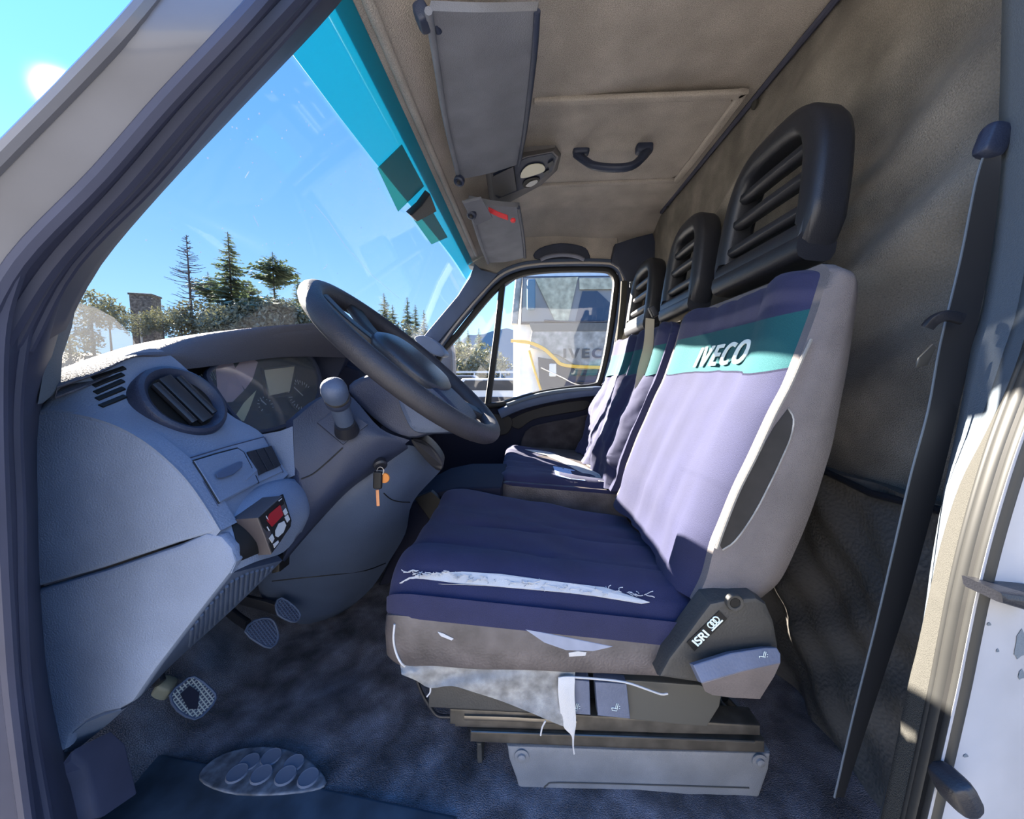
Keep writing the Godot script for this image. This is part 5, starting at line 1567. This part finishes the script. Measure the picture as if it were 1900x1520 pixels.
	part(o, "loose_thread", tube(smooth(PL([[799, 1275], [798, 1285], [792, 1293]], 0.535), 3), 0.0012, 5), M.white_cloth)
	# ------------------------------------------------ passenger bench
	var q := thing("passenger_bench", "double passenger bench with loose navy covers and painted teal sunlight band beside the far door", "seat", E(0.15, -0.655, 1.4))
	var bc := rings(cushion_rings(-0.085, 0.30, 1.10, 1.72, -0.296, -0.325, -0.42, 0, 0.012))
	bench_skin = bc
	part(q, "cushion_cover", bc, M.navy, 60)
	part(q, "cushion_side", rings(cushion_rings(-0.085, 0.30, 1.10, 1.72, -0.296, -0.325, -0.50, 1, 0.012)), M.seat_side, 50)
	for w in [[1.075, 1.385, "middle"], [1.40, 1.735, "outer"]]:
		part(q, "backrest", rings(back_rings(w[0], w[1], 1, -1.0, 1.0)), M.navy, 50)
		part(q, "backrest_cover", rings(back_rings(w[0], w[1], 0, -0.40, 0.0125, 0.03)), M.navy, 60)
		part(q, "tinted_light_band", rings(back_rings(w[0], w[1], 0, 0.0125, 0.0925)), M.teal, 60)  # tinted sunlight painted on the bench covers too
		part(q, "upper_cover", rings(back_rings(w[0], w[1], 0, 0.0925, 1.0)), M.navy, 60)
	headrest(q, 1.15, 0.452, 0.0, 0.80)
	headrest(q, 1.555, 0.452, 0.0, 0.95)
	part(q, "base", box(-0.02, 0.40, -0.655, -0.44, 1.13, 1.70, 0.01), M.black_plastic)
	for s in [[[974, 835], [992, 836], [1014, 839], [1036, 845], [1046, 852], [1022, 848], [994, 841]], [[994, 838], [1020, 840], [1048, 850], [1080, 864], [1110, 880], [1130, 896], [1112, 894], [1075, 876], [1045, 860], [1015, 846]]]:
		part(q, "torn_lining", prism(drape(bc, s, 0.001), Vector3(0, 0.0015, 0)), M.white_cloth, 20, "white lining showing through a tear")
	solo("card", "pale blue card lying on the passenger bench cushion", "card", prism(drape(bc, [[1026, 866], [1058, 872], [1082, 878], [1086, 893], [1058, 890], [1032, 884]], 0.0015), Vector3(0, 0.0012, 0)), mat(Color(0.70, 0.80, 0.95), 0.8), 20)

func seat_icon(o: Node3D, at: Vector3, s: float):
	var t := PackedVector3Array()
	for line in [[[-0.6, 0.0], [-0.5, -0.4], [0.2, -0.5], [0.3, -0.1], [0.0, -0.1], [-0.2, 0.0], [-0.6, 0.0]], [[0.0, -0.1], [0.15, 0.75], [0.4, 0.7], [0.25, -0.1]], [[0.55, 0.3], [0.7, 0.3]], [[0.55, -0.05], [0.7, -0.05]]]:
		var p := PackedVector3Array()
		for v in line:
			p.append(at + Vector3(v[0] * s, v[1] * s, 0))
		t.append_array(tube(p, s * 0.045, 5))
	part(o, "seat_symbol", t, M.letter)

# =====================================================================  things under the roof
func build_roof_things():
	# sun visors
	var g := "sun visors"
	var vm := visor("sun_visor", "long grey sun visor above the driver, nearest the doorway", [[795, 20, 0.58], [812, 130, 0.70], [828, 230, 0.86], [852, 333, 1.08]], [[996, 20, 0.645], [990, 110, 0.72], [974, 240, 0.94], [962, 305, 1.14]], g)
	visor("sun_visor", "smaller grey sun visor on the passenger side, beyond the roof console", [[868, 372, 1.20], [880, 415, 1.35], [893, 455, 1.52], [906, 488, 1.72]], [[962, 385, 1.26], [968, 420, 1.42], [972, 450, 1.58], [974, 478, 1.76]], g)
	var pv := thing("visor_bracket", "grey bracket plate with screws between the two sun visors", "bracket", P(885, 390, 1.15))
	part(pv, "plate", prism(PL([[856, 372, 1.10], [892, 364, 1.12], [912, 400, 1.22], [880, 415, 1.22]], 0), Vector3(0.004, -0.008, 0), 0.002), M.visor)
	for q in [[852, 336, 1.06], [875, 399, 1.16]]:
		var x := facing(P(q[0], q[1], q[2]), Vector3(-0.2, -0.85, 0.5))
		part(pv, "clip", lathe([[0.0, -0.006], [0.014, -0.006], [0.014, 0.004], [0.010, 0.007], [0.007, 0.004], [0.0, 0.004]], x, 18), M.dark_plastic)
		part(pv, "screw", lathe([[0.0, 0.004], [0.005, 0.004], [0.004, 0.008], [0.0, 0.008]], x, 12), M.steel)
	part(vm, "hinge", rbox(Transform3D(Basis(Vector3(0, 0, 1), 0.4), P(785, 32, 0.60)), Vector3(0.022, 0.03, 0.03), 0.008), M.dark_plastic)
	part(vm, "rod", tube(PackedVector3Array([P(770, 20, 0.6), P(805, 30, 0.60), P(815, 60, 0.62)]), 0.005, 8), M.dark_plastic)
	# roof console with map light
	var c := thing("roof_console", "grey wedge-shaped roof console with map light and switches", "console", P(965, 330, 1.25))
	var down := Vector3(-0.10, 1.0, 0.0).normalized()
	var base := PackedVector3Array(plane_list([[891, 312], [930, 296], [975, 282], [1030, 274], [1041, 288], [1034, 316], [1004, 344], [960, 368], [918, 390], [902, 384]], E(0.0, 0.672, 1.25), down))
	var face := PackedVector3Array(plane_list([[911, 322], [940, 306], [978, 290], [1026, 281], [1036, 291], [1027, 318], [992, 343], [955, 358], [924, 370], [916, 364]], E(0.0, 0.625, 1.2), down))
	var up := PackedVector3Array()
	for v in base:
		up.append(v + Vector3(0, 0.045, 0))
	part(c, "body", rings([face, base, up]), M.console, 40)
	part(c, "face_plate", prism(inset(orient(face, Vector3(0, -1, 0.3)), 0.006), (Vector3(0, -0.85, 0.4)) * 0.002, 0.0005), M.dark_plastic, 20)
	var ft := prism(face, Vector3(0, 0.002, 0))
	part(c, "lid", prism(drape(ft, [[914, 325], [952, 306], [958, 350], [930, 362], [917, 358]], 0.004), Vector3(0, -0.002, 0.001), 0.0008), M.console, 20)
	part(c, "map_light", prism(smooth(drape(ft, [[966, 327], [970, 312], [985, 302], [1006, 302], [1010, 314], [985, 324]], 0.004), 3, true), Vector3(0, -0.002, 0.001)), mat(Color(0.82, 0.80, 0.70), 0.25), 20, "pale map light lens")
	part(c, "rocker_surround", prism(smooth(drape(ft, [[970, 343], [975, 331], [995, 326], [1002, 331], [993, 338], [980, 346]], 0.004), 3, true), Vector3(0, -0.0015, 0.0006)), M.black, 20)
	part(c, "rocker", prism(smooth(drape(ft, [[975, 341], [984, 333], [996, 330], [996, 335], [985, 342]], 0.006), 3, true), Vector3(0, -0.002, 0.001)), mat(Color(0.7, 0.7, 0.7), 0.3), 20)
	for q in [[[1016, 300], [1026, 294], [1028, 302], [1018, 308]], [[1008, 318], [1018, 311], [1019, 317], [1009, 324]]]:
		part(c, "switch", prism(drape(ft, q, 0.004), Vector3(0, -0.0025, 0.001)), M.black_plastic, 20)
	part(c, "parting_line", tube(drape(ft, [[953, 304], [956, 330], [958, 352]], 0.004), 0.0012, 5), M.black)
	# grab handle on the hatch
	var h := thing("grab_handle", "dark grab handle on the roof hatch", "handle", P(1135, 300, 1.25))
	part(h, "grip", bar(smooth(PL([[1070, 287, 1.245], [1085, 298, 1.225], [1104, 308, 1.205], [1140, 312, 1.19], [1172, 308, 1.19], [1190, 294, 1.20], [1202, 278, 1.22]], 0), 4), 0.014, 0.011, Vector3(0, 1, 0.2), false, 0.45), M.dark_plastic, 50)
	for q in [[1078, 287, 1.24], [1195, 284, 1.22]]:
		part(h, "mount", rbox(Transform3D(Basis(), P(q[0], q[1], q[2]) + Vector3(0, 0.012, 0)), Vector3(0.05, 0.03, 0.032), 0.010), M.dark_plastic)
	# grab handle above the passenger door
	var h2 := thing("grab_handle", "dark grab handle in a moulded recess above the passenger door", "handle", P(1045, 472, 1.80))
	part(h2, "recess", prism(smooth(PL([[992, 480], [1000, 462], [1040, 452], [1080, 458], [1092, 470], [1090, 486], [1040, 486]], 1.835), 3, true), Vector3(0, 0, 0.01), 0.004), M.dark_plastic)
	part(h2, "grip", bar(smooth(PL([[1003, 482], [1018, 476], [1045, 473], [1070, 476], [1084, 482]], 1.79), 4), 0.008, 0.010, Vector3(0, 0, 1), false, 0.45), mat(Color(0.45, 0.46, 0.52), 0.35), 50)
	# red tag clipped to the console
	var r := thing("red_tag", "small red plastic tag hanging from the roof console", "tag", P(935, 402, 1.15))
	part(r, "strip", bar(PL([[907, 389, 1.20], [925, 398, 1.19], [942, 404, 1.18]], 0), 0.008, 0.002, Vector3(0.2, -0.8, 0.5)), M.red)
	part(r, "bead", lathe([[0.0, -0.006], [0.006, -0.005], [0.0085, 0.0], [0.006, 0.005], [0.0, 0.006]], Transform3D(Basis(), P(952, 409, 1.175)), 14), M.red)

func orient(p: PackedVector3Array, n: Vector3) -> PackedVector3Array:
	if face_normal(p).dot(n) < 0.0:
		p = p.duplicate()
		p.reverse()
	return p

func visor(called: String, label: String, a: Array, b: Array, g: String) -> Node3D:
	var mid := []
	for i in a.size():
		mid.append([lerpf(a[i][0], b[i][0], 0.5), lerpf(a[i][1], b[i][1], 0.5) + 3, lerpf(a[i][2], b[i][2], 0.5) - 0.012])
	var o := thing(called, label, "sun visor", P(mid[1][0], mid[1][1], mid[1][2]), g)
	var s := smooth_grid(grid([a, mid, b]), 4, 4)
	part(o, "panel", sheet(s, Vector3(0.003, 0.016, -0.003)), M.visor, 60)
	part(o, "edge", tube(s[-1], 0.006, 8), M.dark_plastic, 60)
	part(o, "front_edge", tube(s[0], 0.006, 8), M.visor, 60)
	return o

# =====================================================================  belts, key, controller
func build_small_things():
	# driver's belt
	var o := thing("seat_belt", "black driver's seat belt running down the pillar behind the seat", "seat belt", P(1600, 1460, 0.48), "seat belts")
	var l := [[1836, 262, 0.452], [1812, 330, 0.455], [1782, 480, 0.462], [1744, 640, 0.466], [1722, 760, 0.468], [1690, 880, 0.47], [1660, 1010, 0.472], [1625, 1160, 0.474], [1585, 1320, 0.476], [1548, 1480, 0.478]]
	var r := [[1858, 262, 0.445], [1856, 330, 0.448], [1838, 480, 0.455], [1806, 640, 0.458], [1778, 760, 0.461], [1752, 870, 0.464], [1722, 980, 0.468], [1680, 1130, 0.471], [1625, 1300, 0.474], [1566, 1480, 0.478]]
	part(o, "strap", sheet(smooth_grid(grid([l, r]), 2, 4), Vector3(0.0015, 0, -0.0015)), M.belt, 60)
	part(o, "strap_edge", tube(smooth(PL(l, 0), 4), 0.0012, 6), M.pillar)
	part(o, "anchor", rbox(Transform3D(Basis(Vector3(0, 0, 1), -0.3), P(1842, 262, 0.452)), Vector3(0.026, 0.036, 0.02), 0.009), M.dark_plastic)
	part(o, "guide_loop", bar(smooth(PL([[1720, 608, 0.452], [1734, 594, 0.448], [1756, 586, 0.445], [1784, 592, 0.444]], 0), 3), 0.006, 0.004, Vector3(0, 0, 1)), M.black_plastic)
	part(o, "tongue", prism(PL([[1700, 682, 0.455], [1706, 664, 0.452], [1732, 638, 0.448], [1738, 644, 0.448], [1722, 678, 0.455]], 0), Vector3(0, 0, -0.003), 0.001), M.steel)
	# strap over the middle seat
	var s := thing("seat_belt", "pale webbing seat belt hanging over the middle seat", "seat belt", P(1150, 880, 1.2), "seat belts")
	var a := [[1198, 590, 1.20], [1194, 640, 1.19], [1182, 690, 1.18], [1172, 760, 1.16], [1158, 830, 1.14], [1141, 896, 1.13]]
	var b := [[1214, 592, 1.19], [1212, 640, 1.18], [1206, 690, 1.17], [1196, 760, 1.15], [1176, 830, 1.13], [1150, 896, 1.12]]
	part(s, "strap", sheet(smooth_grid(grid([a, b]), 2, 5), Vector3(0.0015, 0, -0.0015)), M.strap, 60)
	part(s, "guide", rbox(Transform3D(Basis(Vector3(0, 0, 1), 0.5), P(1212, 578, 1.185)), Vector3(0.02, 0.035, 0.02), 0.005), M.black_plastic)
	var u := thing("seat_belt", "pale webbing lap strap lying across the bench cushion into its buckle", "seat belt", P(1110, 880, 1.3), "seat belts")
	var sl := drape(bench_skin, [[1080, 860], [1095, 869], [1110, 878], [1124, 888], [1134, 893]], 0.004)
	var sr := drape(bench_skin, [[1100, 858], [1112, 866], [1123, 874], [1133, 884], [1138, 890]], 0.004)
	part(u, "strap", sheet(smooth_grid([sl, sr], 2, 4), Vector3(0, 0.002, 0)), M.strap, 60)
	part(u, "buckle", rbox(Transform3D(Basis(Vector3(0, 0, 1), -0.4), on_tris(bench_skin, 1122, 874, 0.014)), Vector3(0.05, 0.028, 0.04), 0.008), M.black_plastic)
	var w := thing("seat_belt", "outer seat belt coming down over the far shoulder of the passenger bench", "seat belt", P(1160, 620, 1.74), "seat belts")
	part(w, "strap", sheet(smooth_grid(grid([[[1172, 530, 1.79], [1165, 590, 1.77], [1150, 640, 1.75], [1136, 690, 1.74]], [[1180, 535, 1.78], [1178, 595, 1.76], [1164, 640, 1.74], [1146, 690, 1.73]]]), 2, 4), Vector3(0.0015, 0, -0.0015)), M.strap, 60)
	part(w, "guide", rbox(Transform3D(Basis(), P(1172, 528, 1.785)), Vector3(0.02, 0.03, 0.02), 0.006), M.pillar)
	# key hanging from the ignition
	var k := thing("key", "truck key with black fob and coppery blade hanging below the steering column", "key", P(702, 940, 0.655))
	var ring := PackedVector3Array()
	for i in 20:
		var t := TAU * i / 20
		ring.append(P(706, 874, 0.655) + Vector3(cos(t) * 0.006, sin(t) * 0.007, 0))
	part(k, "ring", tube(ring, 0.0009, 6, true), M.chrome)
	part(k, "fob", rbox(Transform3D(Basis(Vector3(0, 0, 1), -0.05), P(701, 891, 0.655)), Vector3(0.016, 0.032, 0.009), 0.004), M.black)
	part(k, "blade", rbox(Transform3D(Basis(Vector3(0, 0, 1), 0.03), P(701, 924, 0.655)), Vector3(0.006, 0.030, 0.002), 0.0008), mat(Color(0.72, 0.52, 0.40), 0.35, {"metal": 0.8}))
	part(k, "tag", lathe([[0.0, -0.002], [0.0085, -0.002], [0.0095, 0.0], [0.0085, 0.002], [0.0, 0.002]], facing(P(713, 887, 0.66), Vector3(0.2, 0, 1)), 20), mat(Color(0.80, 0.48, 0.18), 0.5), 40, "round orange key tag")
	part(k, "ignition", lathe([[0.0, -0.01], [0.011, -0.01], [0.012, 0.0], [0.009, 0.003], [0.0, 0.003]], facing(P(706, 864, 0.668), Vector3(0.4, -0.5, 0.7)), 20), M.black_plastic)
	# heater controller in the lower housing
	var h := thing("heater_controller", "black box heater controller with red display and white buttons", "controller", P(490, 1035, 0.47))
	var rows := []
	for i in 9:
		var down := i / 8.0
		var list := []
		for j in 9:
			var v := j / 8.0
			var lf := Vector2(428, 967).lerp(Vector2(446, 1040), down)
			var rt := Vector2(524, 918).lerp(Vector2(541, 972), minf(down * 1.4, 1.0)).lerp(Vector2(505, 1022), maxf(0.0, down * 1.4 - 1.0) * 2.0)
			list.append([lerpf(lf.x, rt.x, v), lerpf(lf.y, rt.y, v)])
		rows.append(drape(lower_skin, list, 0.0015))
	part(h, "recess", sheet(rows, Vector3(-0.003, -0.001, -0.001)), M.black, 30)
	var f := PL([[478, 961, 0.452], [503, 938, 0.482], [524, 920, 0.51], [534, 946, 0.512], [540, 976, 0.512], [520, 1007, 0.487], [504, 1029, 0.468], [492, 996, 0.459]], 0)
	var dir := Vector3(-0.045, -0.006, -0.006)
	part(h, "box", prism(f, dir, 0.0015), mat(Color(0.26, 0.24, 0.25), 0.5, {"normal": "grain_n", "scale": 6.0, "nscale": 0.2}), 20)
	var fs := prism(f, dir * 0.01)
	part(h, "face", prism(inset(orient(f, -dir), 0.0012), -dir.normalized() * 0.0006), M.black, 20)
	var red := mat(Color(0.62, 0.08, 0.12), 0.3)
	part(h, "display", prism(drape(fs, [[493, 966], [498, 954], [518, 937], [524, 956], [503, 978]], 0.001), Vector3(0.0006, 0, 0.0003)), red, 20, "dark red display")
	for q in [[[509, 985], [515, 972], [525, 967], [529, 975], [524, 988], [514, 997], [509, 995]], [[523, 949], [528, 943], [532, 952], [527, 957]], [[526, 960], [532, 955], [536, 964], [531, 970]], [[497, 999], [503, 991], [507, 1000], [503, 1008]], [[505, 1010], [514, 1003], [515, 1007], [507, 1017]]]:
		part(h, "button", prism(drape(fs, q, 0.001), Vector3(0.001, 0.0002, 0.0004)), M.white, 20)
	for q in [[[492, 958], [496, 966]], [[494, 978], [498, 985]], [[516, 930], [521, 926]]]:
		part(h, "mark", tube(drape(fs, q, 0.0012), 0.0007, 5), M.white)
